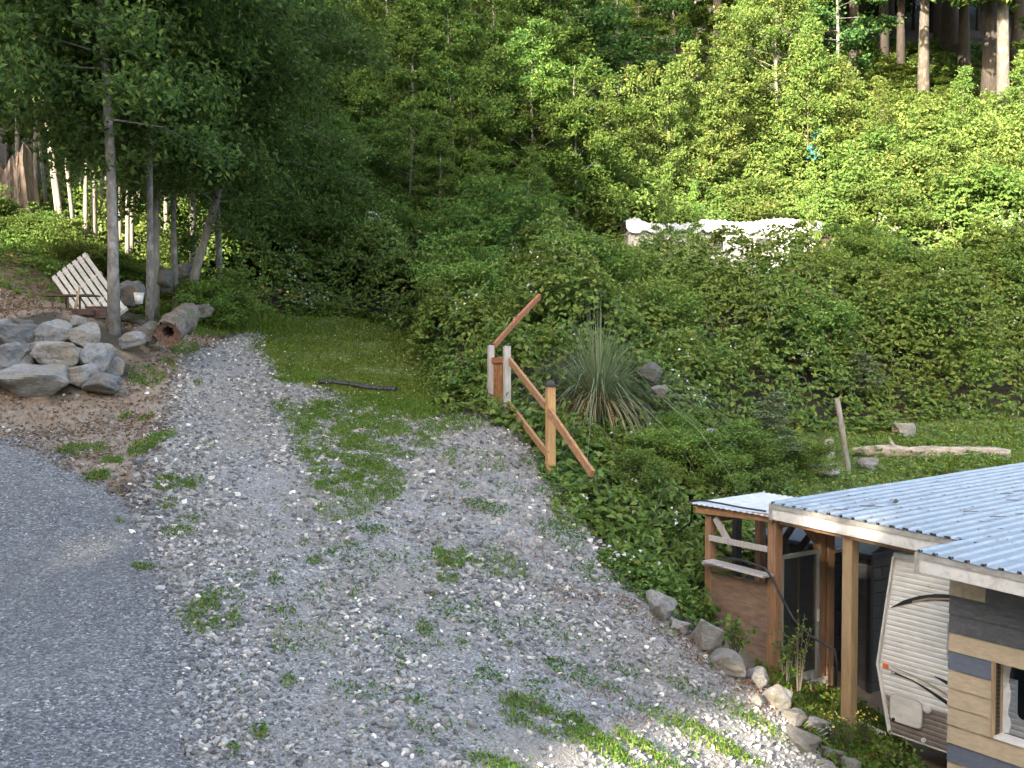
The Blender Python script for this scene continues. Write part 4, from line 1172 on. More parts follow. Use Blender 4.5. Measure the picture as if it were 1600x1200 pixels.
for (cx, cy, w, h) in [(1115, 676, 26, 14), (1155, 688, 24, 16), (1295, 700, 20, 34), (1356, 728, 34, 24), (1286, 734, 50, 22), (1412, 672, 44, 24), (1240, 700, 24, 14), (1140, 700, 36, 12)]:
    boulder(cx, cy, w, h, None, M['rock_pale'], yl, 'rocks in the lower yard')
bgl = 'white stone lying loose on the grey gravel'
for (cx, cy, w, h) in [(675, 926, 24, 14), (640, 1000, 14, 10), (1049, 1004, 16, 9), (375, 748, 12, 7), (840, 1100, 14, 8), (1040, 1085, 12, 9), (655, 1135, 10, 8), (860, 1122, 20, 8), (740, 1135, 16, 14), (560, 1180, 18, 9), (410, 1088, 22, 10), (610, 1136, 26, 14)]:
    boulder(cx, cy - h * .1, w, h, None, M['rock_pale'], bgl, 'white stones on the gravel', name='stone')

# ------------------------------------------------------------------ log, stick, pallet, stump and yard junk
rgp = random.Random(5)
mb = MB()
la, lb = P(1332, 688, 21.3), P(1580, 708, 20.3)
lp = [Vector((q_.x, q_.y + .06 * math.sin(t * 9), h1(q_.x, q_.y) + .09 + .02 * math.sin(t * 7))) for t, q_ in ((t, la.lerp(lb, t)) for t in np.linspace(0, 1, 12))]
lp_ = [la.lerp(lb, t) + Vector((0, .06 * math.sin(t * 9), .05 * math.sin(t * 7) - .02)) for t in np.linspace(0, 1, 12)]
mb.tube(lp, [.08, .12, .14, .15, .13, .15, .14, .16, .15, .14, .15, .10], 12, True, .12, rgp)
lo = mb.mesh('log', True)
lgt = thing('fallen_log', 'long weathered pale log lying in the yellow flowered grass', 'log')
link('trunk', lo, M['logwood'], lgt)
mb = MB(); mb.tube([lp[3] + Vector((0, 0, .1)), lp[3] + Vector((-.1, 0, .3))], [.05, .02], 6); mb.build('branch_stub', M['logwood'], lgt)
sb = G(1326, 742)
mb = MB(); s = [Vector((sb.x, sb.y, sb.z - .1)), P(1326, 735, sb.y), P(1320, 700, sb.y), P(1314, 660, sb.y), P(1308, 622, sb.y)]
mb.tube(s, [.06, .058, .055, .06, .05], 8, True, .1, rgp)
tag(mb.build('upright_stick', M['bark_pale'], None, True), 'bleached bare stick standing upright beside the fallen log', 'stick')

pal = thing('wood_pallet', 'weathered pale wooden pallet leaning on its corner behind boulder wall', 'pallet')
TL, TR, BR, BL = P(80, 434, 21.2), P(135, 393, 21.6), P(199, 481, 20.7), P(143, 524, 20.3)
for k in range(7):
    f0 = (k + .08) / 7; f1 = (k + .80) / 7
    a0, a1, b0_, b1_ = TL.lerp(TR, f0), TL.lerp(TR, f1), BL.lerp(BR, f0), BL.lerp(BR, f1)
    nrm = (TR - TL).cross(BL - TL).normalized() * .011
    mb = MB(); mb.hexa([a0 - nrm, a1 - nrm, b1_ - nrm, b0_ - nrm, a0 + nrm, a1 + nrm, b1_ + nrm, b0_ + nrm]); mb.build('slat', M['pallet'], pal)
nrm = (TR - TL).cross(BL - TL).normalized(); 
if nrm.y < 0: nrm = -nrm
for f in (.03, .36, .68, .97):
    a, b = TL.lerp(BL, f), TR.lerp(BR, f)
    mb = MB(); mb.bar(a + nrm * .058, b + nrm * .058, .09, .04, nrm.cross(b - a)); mb.build('stringer', M['pallet'], pal)
tb = thing('steel_table', 'rusty steel table frame standing behind the boulder wall', 'table')
mb = MB(); t0, t1 = P(66, 461, 20.2), P(150, 463, 20.0)
mb.bar((t0 + t1) / 2 + Vector((-.52, 0, 0)), (t0 + t1) / 2 + Vector((.52, .0, 0)), .5, .03); mb.build('table_top', M['rust'], tb)
for px, dy in ((89, -.2), (113, -.2), (97, .2), (118, .2)):
    p = P(px, 463, 20.1); mb = MB(); mb.bar((p.x, p.y + dy, p.z), (p.x, p.y + dy, h1(p.x, p.y + dy) - .03), .03, .03, (0, 1, 0)); mb.build('leg', M['rust'], tb)
p = P(100, 480, 19.95); mb = MB(); mb.bar(P(89, 482, 19.9), P(113, 482, 19.9), .02, .02); mb.build('cross_bar', M['rust'], tb)
mb = MB(); q = P(116, 492, 19.7); q.z = h1(q.x, q.y) - .02; mb.tube([q, P(120, 470, 19.7), P(125, 446, 19.75)], [.03, .028, .02], 6)
tag(mb.build('tool_handle', M['wood_tan'], None, True), 'pale wooden tool handle leaning against the steel table', 'handle')
for k, (px, py, r) in enumerate(((130, 505, .19), (152, 502, .21))):
    Y = 19.5 + .35 * k; c = P(px, py, Y); zb = h1(c.x, Y); zt = P(px, 484 - 4 * k, Y).z
    t = thing('rusty_drum', 'rusty brown drum standing behind the boulder wall under the pallet', 'drum', (c.x, Y, zb), 0, 'rusty drums under the pallet')
    hh = zt - zb; mb = MB(); mb.tube([(0, 0, 0), (0, 0, hh * .5), (0, 0, hh)], [r, r * 1.02, r], 16); mb.build('body', M['brick_red'], t)
    for zz in (.3, .66, .99):
        mb = MB(); mb.tube([(0, 0, hh * zz - .012), (0, 0, hh * zz + .012)], [r + .018, r + .018], 16); mb.build('hoop', M['rust'], t)
c = P(217, 466, 21.6); zb = h1(c.x, c.y)
t = thing('white_bucket', 'small white bucket beside the second grey tree trunk', 'bucket', (c.x, c.y, max(zb, c.z - .1)))
mb = MB(); mb.tube([(0, 0, -.02), (0, 0, .20)], [.075, .10], 14); mb.build('body', M['pvc'], t, True)
mb = MB(); mb.tube([(0, 0, .19), (0, 0, .215)], [.108, .108], 14); mb.build('rim', M['pvc'], t)
# hollow log
hl = thing('hollow_log', 'thick rotten log with hollow cut end beside the driveway', 'log')
c0 = P(262, 522, 18.6); c1 = P(300, 486, 20.0)
ax = (c1 - c0)
n = 22; rg = random.Random(8)
rad = [.235, .25, .26, .24, .27, .25, .21, .13]
mb = MB(); pts = [c0 + ax * t + Vector((0, 0, .03 * math.sin(t * 8))) for t in np.linspace(0, 1, 8)]
mb.tube(pts, rad, n, False, .13, rg); mb.build('bark', M['rotlog'], hl, True)
d = ax.normalized(); sa = d.cross(Vector((0, 0, 1))).normalized(); sb_ = sa.cross(d)
def ring(c, r, k): return [c + (sa * math.cos(2 * math.pi * i / n) + sb_ * math.sin(2 * math.pi * i / n)) * r * (1 + .12 * math.sin(i * 2.3 + k)) for i in range(n)]
o_ = ring(c0 - d * .01, .24, 1); i_ = ring(c0 + d * .02 + sb_ * .03, .11, 2); dp = ring(c0 + d * .5, .09, 2)
mb = MB(); mb.add(o_ + i_ + dp, [(k, (k + 1) % n, n + (k + 1) % n, n + k) for k in range(n)] + [(n + k, n + (k + 1) % n, 2 * n + (k + 1) % n, 2 * n + k) for k in range(n)] + [tuple(range(2 * n, 3 * n))])
mb.build('cut_end', M['log_end'], hl)
# old stump
c = P(16, 352, 28.5); zb = h1(c.x, c.y)
stp = thing('old_stump', 'tall broken reddish stump lit by sun on the bank', 'stump', (c.x, c.y, zb - .1))
n = 40; rg = random.Random(3); rr = [1 + .16 * math.sin(i * 1.9) * math.sin(i * .7 + 1) + rg.uniform(-.07, .07) for i in range(n)]
top = [rg.uniform(1.7, 2.15) + .35 * math.sin(i * .35) for i in range(n)]
V = []
for lv in range(8):
    t = lv / 7
    for i in range(n):
        a = 2 * math.pi * i / n; r = (.92 - .42 * t ** .5) * rr[i] * (1 + .03 * math.sin(lv * 2 + i))
        V.append((r * math.cos(a), r * math.sin(a), top[i] * t))
F = [(l * n + i, l * n + (i + 1) % n, (l + 1) * n + (i + 1) % n, (l + 1) * n + i) for l in range(7) for i in range(n)]
V.append((0, 0, 1.3)); F += [(7 * n + i, 7 * n + (i + 1) % n, 8 * n) for i in range(n)]
mb = MB(); mb.add(V, F); mb.build('bark', M['stump'], stp)
# black drain pipe crossing the head of the gravel
pp = [G(*q) for q in ((498, 600), (520, 601), (545, 604), (575, 609), (600, 611), (622, 614))]
mb = MB()
dn = []
for i in range(len(pp) - 1):
    for f in np.linspace(0, 1, 9)[:-1]: dn.append(pp[i].lerp(pp[i + 1], float(f)) + Vector((0, 0, .045)))
mb.tube(dn, [.06 if i % 2 else .05 for i in range(len(dn))], 9)
tag(mb.build('drain_pipe', M['rubber']), 'black ribbed drain pipe lying across the top of the gravel', 'pipe')
pp = [G(1342, 1138), G(1388, 1158)]
mb = MB(); mb.tube([pp[0] + Vector((0, 0, .05)), pp[1] + Vector((0, 0, .04))], [.045, .045], 10)
tag(mb.build('plastic_pipe', M['pvc'], None, True), 'short white plastic pipe on the ground beside the carport post', 'pipe')
c = P(1284, 1146, G(1284, 1158).y); c.z -= .02
t = thing('wire_lantern', 'small grey wire lantern lying on the boulder beside the carport post', 'lantern', c); t.rotation_euler = (.2, 1.1, .4)
for zz, r in ((-.09, .075), (.09, .075)):
    mb = MB(); mb.tube([(0, 0, zz - .012), (0, 0, zz + .012)], [r, r], 12); mb.build('rim', M['aluminium'], t)
for k in range(9):
    a = 2 * math.pi * k / 9; mb = MB(); mb.tube([(.07 * math.cos(a), .07 * math.sin(a), -.09), (.07 * math.cos(a), .07 * math.sin(a), .09)], [.006, .006], 5); mb.build('bar', M['aluminium'], t)

# ------------------------------------------------------------------ old white trailer up the bank
ot = thing('old_trailer', 'old white trailer under white tarp half buried in brambles on the bank', 'trailer', (0, 0, 0))
x0, x1 = P(978, 350, 36).x, P(1284, 350, 36).x
zt = P(1100, 360, 36).z + .15; zb = min(h1(x0, 36.5), h1(x1, 36.5)) - .1
mb = MB(); mb.box(x0 + .1, x1 - .1, 36.0, 38.3, zb + .4, zt); mb.build('body', M['tarp_white'], ot, bevel=.12)
nu, nv = 60, 14; rg = np.random.RandomState(4)
V = []; 
for j in range(nv):
    for i in range(nu):
        u_ = i / (nu - 1); v_ = j / (nv - 1)
        x = x0 + (x1 - x0) * u_
        base = np.interp(u_, [0, .06, .12, .3, .42, .52, .62, .8, .9, 1], [.30, .40, .16, .10, .34, .28, .18, .40, .30, .22])
        z = zt + base * math.sin(math.pi * min(1, max(0, v_ * 1.2))) ** .35 * .9 + .05 * math.sin(i * 1.3 + j * .9) * math.sin(i * .47) + .04 * math.sin(i * 2.9 + j * 1.7)
        y = 35.85 + 2.6 * v_
        if j == 0: z = zt - .10 - .14 * abs(math.sin(i * .55)) - .05 * abs(math.sin(i * 1.9))
        V.append((x, y, z))
F = [(j * nu + i, j * nu + i + 1, (j + 1) * nu + i + 1, (j + 1) * nu + i) for j in range(nv - 1) for i in range(nu - 1)]
mb = MB(); mb.add(V, F); mb.build('roof_tarp', M['tarp_white'], ot, True)
for (a, b, c_, d_) in ((1180, 372, 1206, 392), (1234, 374, 1256, 392), (1100, 374, 1130, 392), (1020, 374, 1052, 392)):
    p, q = P(a, b, 35.97), P(c_, d_, 35.97)
    mb = MB(); mb.box(p.x, q.x, 35.95, 36.02, q.z, p.z); w = mb.build('window', M['dark_glass'], ot)
    for (xa, xb, za, zz) in ((p.x - .04, p.x, q.z, p.z), (q.x, q.x + .04, q.z, p.z), (p.x - .04, q.x + .04, p.z, p.z + .04), (p.x - .04, q.x + .04, q.z - .04, q.z)):
        mb = MB(); mb.box(xa, xb, 35.935, 36.02, za, zz); mb.build('window_frame', M['rv_trim'], w)
p, q = P(1168, 372, 35.97), P(1180, 430, 35.97); mb = MB(); mb.box(p.x, q.x, 35.94, 36.02, q.z, p.z); mb.build('door_post', M['wood_grey'], ot)
p, q = P(1160, 398, 35), P(1172, 430, 35); mb = MB(); mb.box(p.x, q.x, 34.9, 35.0, h1(p.x, 35) - .2, p.z); mb.build('step_post', M['wood_grey'], ot)
for (a, b, c_, d_) in ((1380, 419, 1512, 417), (1155, 420, 1190, 408)):
    p, q = P(a, b, 33.2), P(c_, d_, 33.4); mb = MB(); mb.bar(p, q, .12, .14)
    o = mb.build('deck_beam', M['wood_grey'], None); tag(o, 'weathered grey deck beam lying in brambles ' + ('right of' if a > 1300 else 'before') + ' the old white trailer', 'beam')
# teal tarp scrap on the sunlit hillside
c = P(1282, 214, 47)
V = []; 
for j in range(12):
    for i in range(7):
        p = P(1266 + (15 + 6 * math.sin(j * 1.9)) * i / 6 + 16 * (j / 11) - 6 + 4 * math.sin(j * 1.3), 246 - 46 * j / 11 + 5 * math.sin(i * 1.7), 43.6 + .5 * j / 11 + .12 * math.sin(i * 2.1 + j * 1.3))
        V.append(p)
F = [(j * 7 + i, j * 7 + i + 1, (j + 1) * 7 + i + 1, (j + 1) * 7 + i) for j in range(11) for i in range(6)]
mb = MB(); mb.add(V, F); me = mb.mesh('tarp', True)
o = link('teal_tarp', me, M['tarp_teal']); tag(o, 'crumpled teal tarp showing among the sunlit brush on the hillside', 'tarp')
sm = o.modifiers.new('thick', 'SOLIDIFY'); sm.thickness = .01
#PART3
# ------------------------------------------------------------------ vegetation prototypes
def gen_tree(seed, h, base, rad, nb, nleaf, leaf, shape, tr, sides=9, sigma=.28, rise=(.05, .5), jit=.8, lean=(0, 0), wig=.02, lobes=3, tip=.15, drop=.0, aspect=.55, inner=.35):
    rg = np.random.RandomState(seed); rr = random.Random(seed)
    mb = MB(); nt = 9
    ph = rg.uniform(0, 6, 2)
    def tp(t): return Vector((lean[0] * t + wig * h * math.sin(t * 5 + ph[0]) * t, lean[1] * t + wig * h * math.sin(t * 4 + ph[1]) * t, h * t))
    tpts = [tp(i / (nt - 1)) for i in range(nt)]
    trad = [tr * (1.25 if i == 0 else 1) * ((1 - i / (nt - 1)) ** .8 * .9 + .1) for i in range(nt)]
    tpts[0].z = -.25
    mb.tube(tpts, trad, sides, True, .05, rr)
    anc = []; wts = []
    for i in range(nb):
        t = ((i + rr.random()) / nb) ** .92
        z = base + (h * .98 - base) * t
        r = rad * shape(t) * rr.uniform(.65, 1.2)
        az = i * 2.39996 + rr.uniform(-.4, .4)
        c = tp(z / h); dv = Vector((math.cos(az), math.sin(az), 0))
        up = rr.uniform(*rise) * r
        p1 = c + dv * r * .5 + Vector((0, 0, up * .65)); p2 = c + dv * r + Vector((0, 0, up - drop * r))
        br = max(.006, min(.03, tr * .22) * (1 - t * .75))
        mb.tube([c, p1, p2], [br, br * .6, .006], 5, False)
        for j in range(lobes):
            f = .35 + .65 * (j + rr.random()) / lobes
            q = (p1 if f < .5 else p1.lerp(p2, (f - .5) * 2)) if f >= .5 else c.lerp(p1, f * 2)
            sd = Vector((-dv.y, dv.x, 0)) * rr.uniform(-.45, .45) * r * f
            e = q + sd + Vector((0, 0, rr.uniform(-.12, .2) * r)) + dv * rr.uniform(0, .15) * r
            if r > .8: mb.tube([q, e], [br * .35, .004], 4, False)
            for g in np.linspace(.35, 1.0, 4):
                anc.append(q.lerp(e, float(g))); wts.append(.3 + g * r)
        for g in np.linspace(.55, 1.0, 4):
            anc.append(p1.lerp(p2, float(g))); wts.append((.3 + g) * max(.4, r))
    for g in np.linspace(base / h, .95, 14):
        anc.append(tp(float(g))); wts.append(inner * rad)
    for g in np.linspace(.88, 1.0, 4):
        anc.append(tp(float(g))); wts.append(tip * rad)
    anc = np.array([a[:] for a in anc]); wts = np.array(wts); wts /= wts.sum()
    idx = rg.choice(len(anc), nleaf, p=wts)
    cen = anc[idx] + rg.normal(0, 1, (nleaf, 3)) * np.array([sigma, sigma, sigma * .62]) 
    cen[:, 2] = np.maximum(cen[:, 2], .1)
    V, F = leaves(cen, leaf, leaf * aspect, rg, up=.55, jit=jit)
    return mb.mesh('trunk', True), np_mesh('crown', V, F)

def plant(proto, name, label, cat, loc, rz=0, s=1, bark='bark_grey', leafm='wood', group=None, sx=1, tilt=(0, 0)):
    key = (id(proto[0]), bark); 
    o = thing(name, label, cat, loc, rz, group); o.scale = (s * sx, s * sx, s); o.rotation_euler = (tilt[0], tilt[1], rz)
    for nm, me, mt in (('trunk', proto[0], M[bark]), ('crown', proto[1], M[leafm])):
        if me is None: continue
        c = bpy.data.objects.new(nm, me); C.objects.link(c); c.parent = o
        if not me.materials: me.materials.append(mt)
        c.material_slots[0].link = 'OBJECT'; c.material_slots[0].material = mt
    return o

round_ = lambda t: max(.12, math.sin(math.pi * (t * .8 + .14)) ** .7)
cone_ = lambda t: (1 - t) ** .75 * .95 + .05
oval_ = lambda t: math.sin(math.pi * (t * .75 + .2)) ** 1.1 * (1 - .35 * t) + .05
AL = [gen_tree(11, 13, 3.9, 3.2, 70, 52000, .15, round_, .108, 12, .28, (-.2, .3), drop=.25, lobes=4, inner=1.1), gen_tree(12, 12, 3.7, 2.9, 64, 46000, .15, round_, .078, 10, .28, (-.3, .25), drop=.3, lobes=4, inner=1.1)]
WD = [gen_tree(21, 11, 1.0, 2.9, 52, 16000, .20, oval_, .12, 8, .19, jit=.6, drop=.1), gen_tree(22, 12, 1.4, 2.6, 56, 16000, .20, cone_, .12, 8, .18, (-.1, .4), jit=.6, drop=.1), gen_tree(23, 9.5, .6, 3.0, 48, 16000, .19, round_, .10, 8, .19, jit=.6, drop=.1)]
YG = [gen_tree(31, 7, .8, 1.15, 40, 4200, .15, cone_, .04, 6, .13, (.5, 1.2), tip=.5), gen_tree(32, 6, .5, 1.0, 34, 3600, .15, cone_, .035, 6, .12, (.6, 1.4), tip=.5)]
ST = [gen_tree(36, 9, 4.2, 1.3, 20, 2600, .12, round_, .075, 8, .24, (.1, .7)), gen_tree(37, 8.5, 3.8, 1.2, 18, 2400, .12, round_, .065, 8, .24, (.1, .7), lean=(-.7, 0))]
BT = gen_tree(41, 10, .3, 3.4, 90, 26000, .16, cone_, .12, 8, .18, (.1, .7))
MP = gen_tree(51, 10, 2.2, 3.6, 26, 6500, .24, round_, .13, 8, .22, (-.1, .25), jit=.45, drop=.12, aspect=.85)
SHR = [gen_tree(60 + k, 2.0 + .3 * k, .1, 1.25, 30, 4800, .13, lambda t: math.sin(math.pi * (t * .62 + .36)) ** .8 + .05, .03, 5, .16, (.2, .9)) for k in range(3)]
FIR = [gen_tree(71, 30, 8.6, 4.4, 100, 36000, .6, oval_, .33, 14, .45, (-.15, .25), jit=.6, aspect=.45)]

def fern_mesh(seed, nf=15, L=.75):
    rg = np.random.RandomState(seed); Vs = []; Fs = []; b = 0
    for i in range(nf):
        az = 2 * math.pi * i / nf + rg.uniform(-.2, .2); ll = L * rg.uniform(.7, 1.15); up = rg.uniform(.5, 1.1)
        d = np.array([math.cos(az), math.sin(az), 0]); s = np.array([-d[1], d[0], 0])
        n = 11
        for k in range(1, n + 1):
            t = k / n; c = d * ll * t + np.array([0, 0, ll * (up * t - (up + .15) * .75 * t * t)])
            w = .17 * ll * (math.sin(math.pi * (t * .85 + .12)) ** .8)
            for sg in (-1, 1):
                e = c + s * sg * w + d * .03 - np.array([0, 0, .02])
                hw = d * ll / n * .42
                Vs += [c - hw, c + hw, e + hw * .3, e - hw * .3]; Fs.append((b, b + 1, b + 2, b + 3)); b += 4
    return np_mesh('fronds', np.array(Vs), np.array(Fs))
FN = [fern_mesh(k) for k in range(3)]
def fern(loc, s, rz, label, group, k=0):
    o = bpy.data.objects.new('sword_fern', FN[k % 3]); C.objects.link(o); o.location = loc; o.scale = (s, s, s); o.rotation_euler = (0, 0, rz)
    if not FN[k % 3].materials: FN[k % 3].materials.append(M['fern'])
    return tag(o, label, 'fern', group)

def at(x, y, dz=0): return (x, y, h1(x, y) + dz)
def atp(px, Y, dz=0):
    x = (px - 800) / FPX * Y; return at(x, Y, dz)
rn = random.Random(99)

# foreground alders on the left
plant(AL[0], 'alder_tree', 'tall grey alder with the thickest trunk standing beside the boulder wall', 'tree', tuple(G(178, 520)), .4, .98, 'bark_alder', 'alder', tilt=(0, -.02))
plant(AL[1], 'alder_tree', 'slim dark alder rising behind the fern and white bucket', 'tree', atp(234, 21.3), 1.9, 1.0, 'bark_grey', 'alder')
plant(AL[1], 'alder_tree', 'slim alder beside the leaning forked trunk at wood edge', 'tree', atp(276, 24.2), 3.3, .95, 'bark_grey', 'alder')
FK = gen_tree(15, 10, 2.2, 3.0, 40, 26000, .125, round_, .12, 10, .24, (-.3, .3), lean=(2.6, .6), drop=.15)
plant(FK, 'alder_tree', 'alder with leaning pale trunk bending over the bramble edge', 'tree', atp(288, 24.6), .0, .95, 'bark_pale', 'alder')
plant(AL[0], 'alder_tree', 'dense alder crown hanging over the head of the driveway', 'tree', atp(345, 26.5), 2.2, .86, 'bark_grey', 'alder')
plant(AL[1], 'alder_tree', 'leafy alder on the bank behind the broken stump', 'tree', atp(30, 31), .8, 1.0, 'bark_pale', 'alder')
# pale stand of young alders behind the stump
for k, (px, Y, s, tl) in enumerate([(105, 27.5, 1.1, -.05), (97, 28.5, .9, -.04), (122, 28, 1.0, -.03), (135, 28.6, .85, -.02), (138, 27, .75, -.01), (152, 27.2, 1.0, -.02), (183, 26.4, 1.15, -.02), (190, 27.6, 1, 0), (201, 26.2, .85, 0), (207, 27, .8, 0), (242, 23.8, 1.35, -.02), (248, 27.5, 1, 0), (302, 26.3, 1.15, .06), (160, 29, .9, 0), (218, 29, .95, .01), (262, 28.6, .95, .01), (80, 29.5, .9, -.03), (60, 31, 1, 0), (172, 30, 1, .02), (228, 30.5, .9, 0), (145, 31.5, 1, 0), (285, 30, 1, .02)]):
    lab = 'slender young alder with pale trunk in the stand behind the pallet'
    if k == 10: lab = 'thickest pale trunk of the young stand, between the two dark alders'
    plant(ST[0 if tl > -.03 else 1], 'young_alder', lab, 'tree', atp(px, Y), rn.uniform(0, 6) if tl > -.03 else 0, s, 'bark_pale', 'wood', 'young alders with pale trunks', tilt=(0, tl))

# woods behind
wl2 = 'leafy deciduous tree in the shaded wood beyond the driveway'
for row, (Y, pxs) in enumerate([(33, range(330, 860, 62)), (37.5, range(250, 1000, 66)), (43, range(200, 1080, 72)), (50, list(range(120, 1230, 80))), (58, list(range(60, 1250, 84))), (68, list(range(0, 1300, 84))), (80, range(-80, 1250, 90))]):
    for px in pxs:
        p = px + rn.uniform(-18, 18); yy = Y + rn.uniform(-1.6, 1.6)
        k = rn.randrange(3)
        if row <= 3 and p > 900: continue
        s = rn.uniform(.72, 1.05) * (.62 if row == 0 else .8 if row == 1 else 1.0 if row < 5 else 1.25)
        if row == 0 and p > 700: s *= .7
        if row >= 1 and p > 930 - row * 10: s *= .62 if row < 3 else .85
        plant(WD[k], 'woodland_tree', ('oval crowned', 'narrow conical', 'low rounded')[k] + ' leafy tree ' + ('right behind the bramble bank', 'in the front of the shaded wood', 'in the middle of the shaded wood', 'in the middle of the shaded wood', 'high on the slope of the shaded wood', 'high on the slope of the shaded wood', 'on the top of the wooded slope')[row], 'tree', atp(p, yy), rn.uniform(0, 6), s, 'bark_grey', 'wood', 'trees of the shaded wood')
for px, Y in ((-60, 34), (20, 38), (110, 36), (60, 44), (160, 46), (-40, 52)):
    plant(WD[rn.randrange(3)], 'woodland_tree', 'leafy deciduous tree on the bank behind the old stump', 'tree', atp(px, Y), rn.uniform(0, 6), 1.0, 'bark_grey', 'wood', 'trees behind the old stump')
plant(MP, 'maple_tree', 'maple with broad layered leaves at the dark wood edge', 'tree', atp(880, 48), .5, 1.0, 'bark_grey', 'maple')
plant(MP, 'maple_tree', 'broad leaved maple behind the slender pale-tipped saplings', 'tree', atp(965, 52), 2.5, .95, 'bark_grey', 'maple')
plant(MP, 'maple_tree', 'maple leaning its bright layered branches before the dark fir trunks', 'tree', atp(1302, 55), 4.0, .92, 'bark_grey', 'maple')
# slender saplings
for px, Y, s, lab, lm in ((772, 38, 1.12, 'slender sapling with yellow lit tip before the shaded wood', 'brush'), (825, 38.5, .82, 'short pale-tipped sapling beside the taller yellow-tipped one', 'brush'),
                          (985, 41, 1.15, 'tallest feathery yellow-green sapling above the old trailer', 'brush'), (1045, 41.5, 1.0, 'feathery yellow-green sapling beside the tallest one', 'brush'), (1108, 42, 1.0, 'small feathery sapling next to the big sunlit tree', 'brush'),
                          (740, 36, 1.0, 'thin grey-stemmed sapling in front of the shaded wood', 'wood'), (690, 35, .8, 'thin leafy sapling rising from the brambles', 'wood')):
    plant(YG[rn.randrange(2)], 'sapling', lab, 'sapling', atp(px, Y), rn.uniform(0, 6), s, 'bark_twig', lm)
for k, (px, Y, sc_) in enumerate([(950, 40.5, .9), (1015, 43, 1.1), (1075, 43.5, 1.05), (1140, 42.5, 1.1), (1260, 44, 1.15), (1310, 45, 1.0), (1370, 43.5, .8), (1440, 44, .75), (1500, 45, .8), (1590, 46, 1.0), (1130, 45, 1.2), (905, 40, .9)]):
    plant(YG[k % 2], 'sapling', 'feathery yellow-green sapling standing above the sunlit brush', 'sapling', atp(px, Y), rn.uniform(0, 6), sc_, 'bark_twig', 'brush', 'saplings in the sunlit brush')
for k, (px, Y) in enumerate([(1040, 34.6), (1082, 34.8), (1262, 34.4)]):
    plant(YG[k % 2], 'sapling', 'thin dark-stemmed sapling in front of the old white trailer', 'sapling', atp(px, Y), rn.uniform(0, 6), .62, 'bark_twig', 'bramble', 'thin saplings before the old trailer', sx=.7)
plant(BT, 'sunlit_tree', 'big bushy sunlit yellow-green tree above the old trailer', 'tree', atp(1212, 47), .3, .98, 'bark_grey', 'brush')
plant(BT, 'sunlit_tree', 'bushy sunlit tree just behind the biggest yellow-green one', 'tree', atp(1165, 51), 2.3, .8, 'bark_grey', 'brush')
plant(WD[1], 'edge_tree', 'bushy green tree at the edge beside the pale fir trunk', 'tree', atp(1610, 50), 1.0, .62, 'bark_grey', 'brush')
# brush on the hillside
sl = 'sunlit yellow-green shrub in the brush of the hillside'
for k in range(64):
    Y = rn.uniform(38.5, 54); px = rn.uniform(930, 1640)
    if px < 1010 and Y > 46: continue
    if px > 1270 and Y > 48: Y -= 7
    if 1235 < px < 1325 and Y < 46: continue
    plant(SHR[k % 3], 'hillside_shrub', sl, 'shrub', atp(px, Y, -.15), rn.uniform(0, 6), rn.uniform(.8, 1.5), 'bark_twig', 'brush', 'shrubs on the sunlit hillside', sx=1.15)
sl = 'dark green shrub at the foot of the shaded wood'
for k in range(40):
    px = rn.uniform(300, 940); Y = rn.uniform(29.5, 35)
    if px > 860: continue
    plant(SHR[k % 3], 'woodland_shrub', sl, 'shrub', atp(px, Y, -.1), rn.uniform(0, 6), rn.uniform(.7, 1.3), 'bark_twig', 'wood', 'shrubs below the shaded wood')
sl = 'low leafy shrub on the bank between pallet and stump'
for k, (px, Y, s) in enumerate([(20, 25.6, .42), (52, 25.6, .45), (90, 25.2, .5), (122, 24.8, .5), (148, 25.2, .45), (-10, 26, .45), (75, 26.4, .5), (185, 25.5, .4), (255, 27, .5), (305, 24.6, .45), (335, 24, .5), (360, 24.5, .55), (-45, 26, .6)]):
    plant(SHR[k % 3], 'bank_shrub', sl, 'shrub', atp(px, Y, -.1), rn.uniform(0, 6), s, 'bark_twig', 'brush' if k < 10 else 'bramble', 'shrubs on the left bank', sx=1.2)
# fir trunks at the upper right
for px, Y, s, wd, bk, lab in ((1560, 48.5, .95, 1.0, 'bark_mottled', 'tall pale straight trunk at the edge of the brush'), (1541, 53, 1.0, 1.35, 'bark_fir', 'thick dark fir trunk with flared base beside the pale trunk'), (1437, 57, 1.0, .85, 'bark_mottled', 'mottled straight fir trunk rising from the ferns'),
                              (1402, 62, .9, .8, 'bark_fir', 'thin dark trunk left of the mottled one, deeper in the wood'), (1478, 66, 1.1, 1.5, 'bark_fir', 'broad rusty fir trunk deep in the dark wood'), (1620, 60, 1.0, 1.2, 'bark_fir', 'dark fir trunk behind the bushy edge tree')):
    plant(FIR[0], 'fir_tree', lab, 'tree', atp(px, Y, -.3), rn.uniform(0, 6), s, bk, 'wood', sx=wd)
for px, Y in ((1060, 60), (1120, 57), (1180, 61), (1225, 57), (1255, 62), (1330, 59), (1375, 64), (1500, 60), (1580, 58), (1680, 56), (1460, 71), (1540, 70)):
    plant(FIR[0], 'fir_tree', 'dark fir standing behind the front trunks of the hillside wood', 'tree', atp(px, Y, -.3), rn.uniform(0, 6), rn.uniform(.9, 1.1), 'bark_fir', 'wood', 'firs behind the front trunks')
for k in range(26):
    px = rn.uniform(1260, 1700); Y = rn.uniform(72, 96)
    plant(FIR[0], 'fir_tree', 'dark fir in the unlit depth of the hillside wood', 'tree', atp(px, Y, -.3), rn.uniform(0, 6), rn.uniform(.85, 1.1), 'bark_fir', 'wood', 'firs in the dark depth')
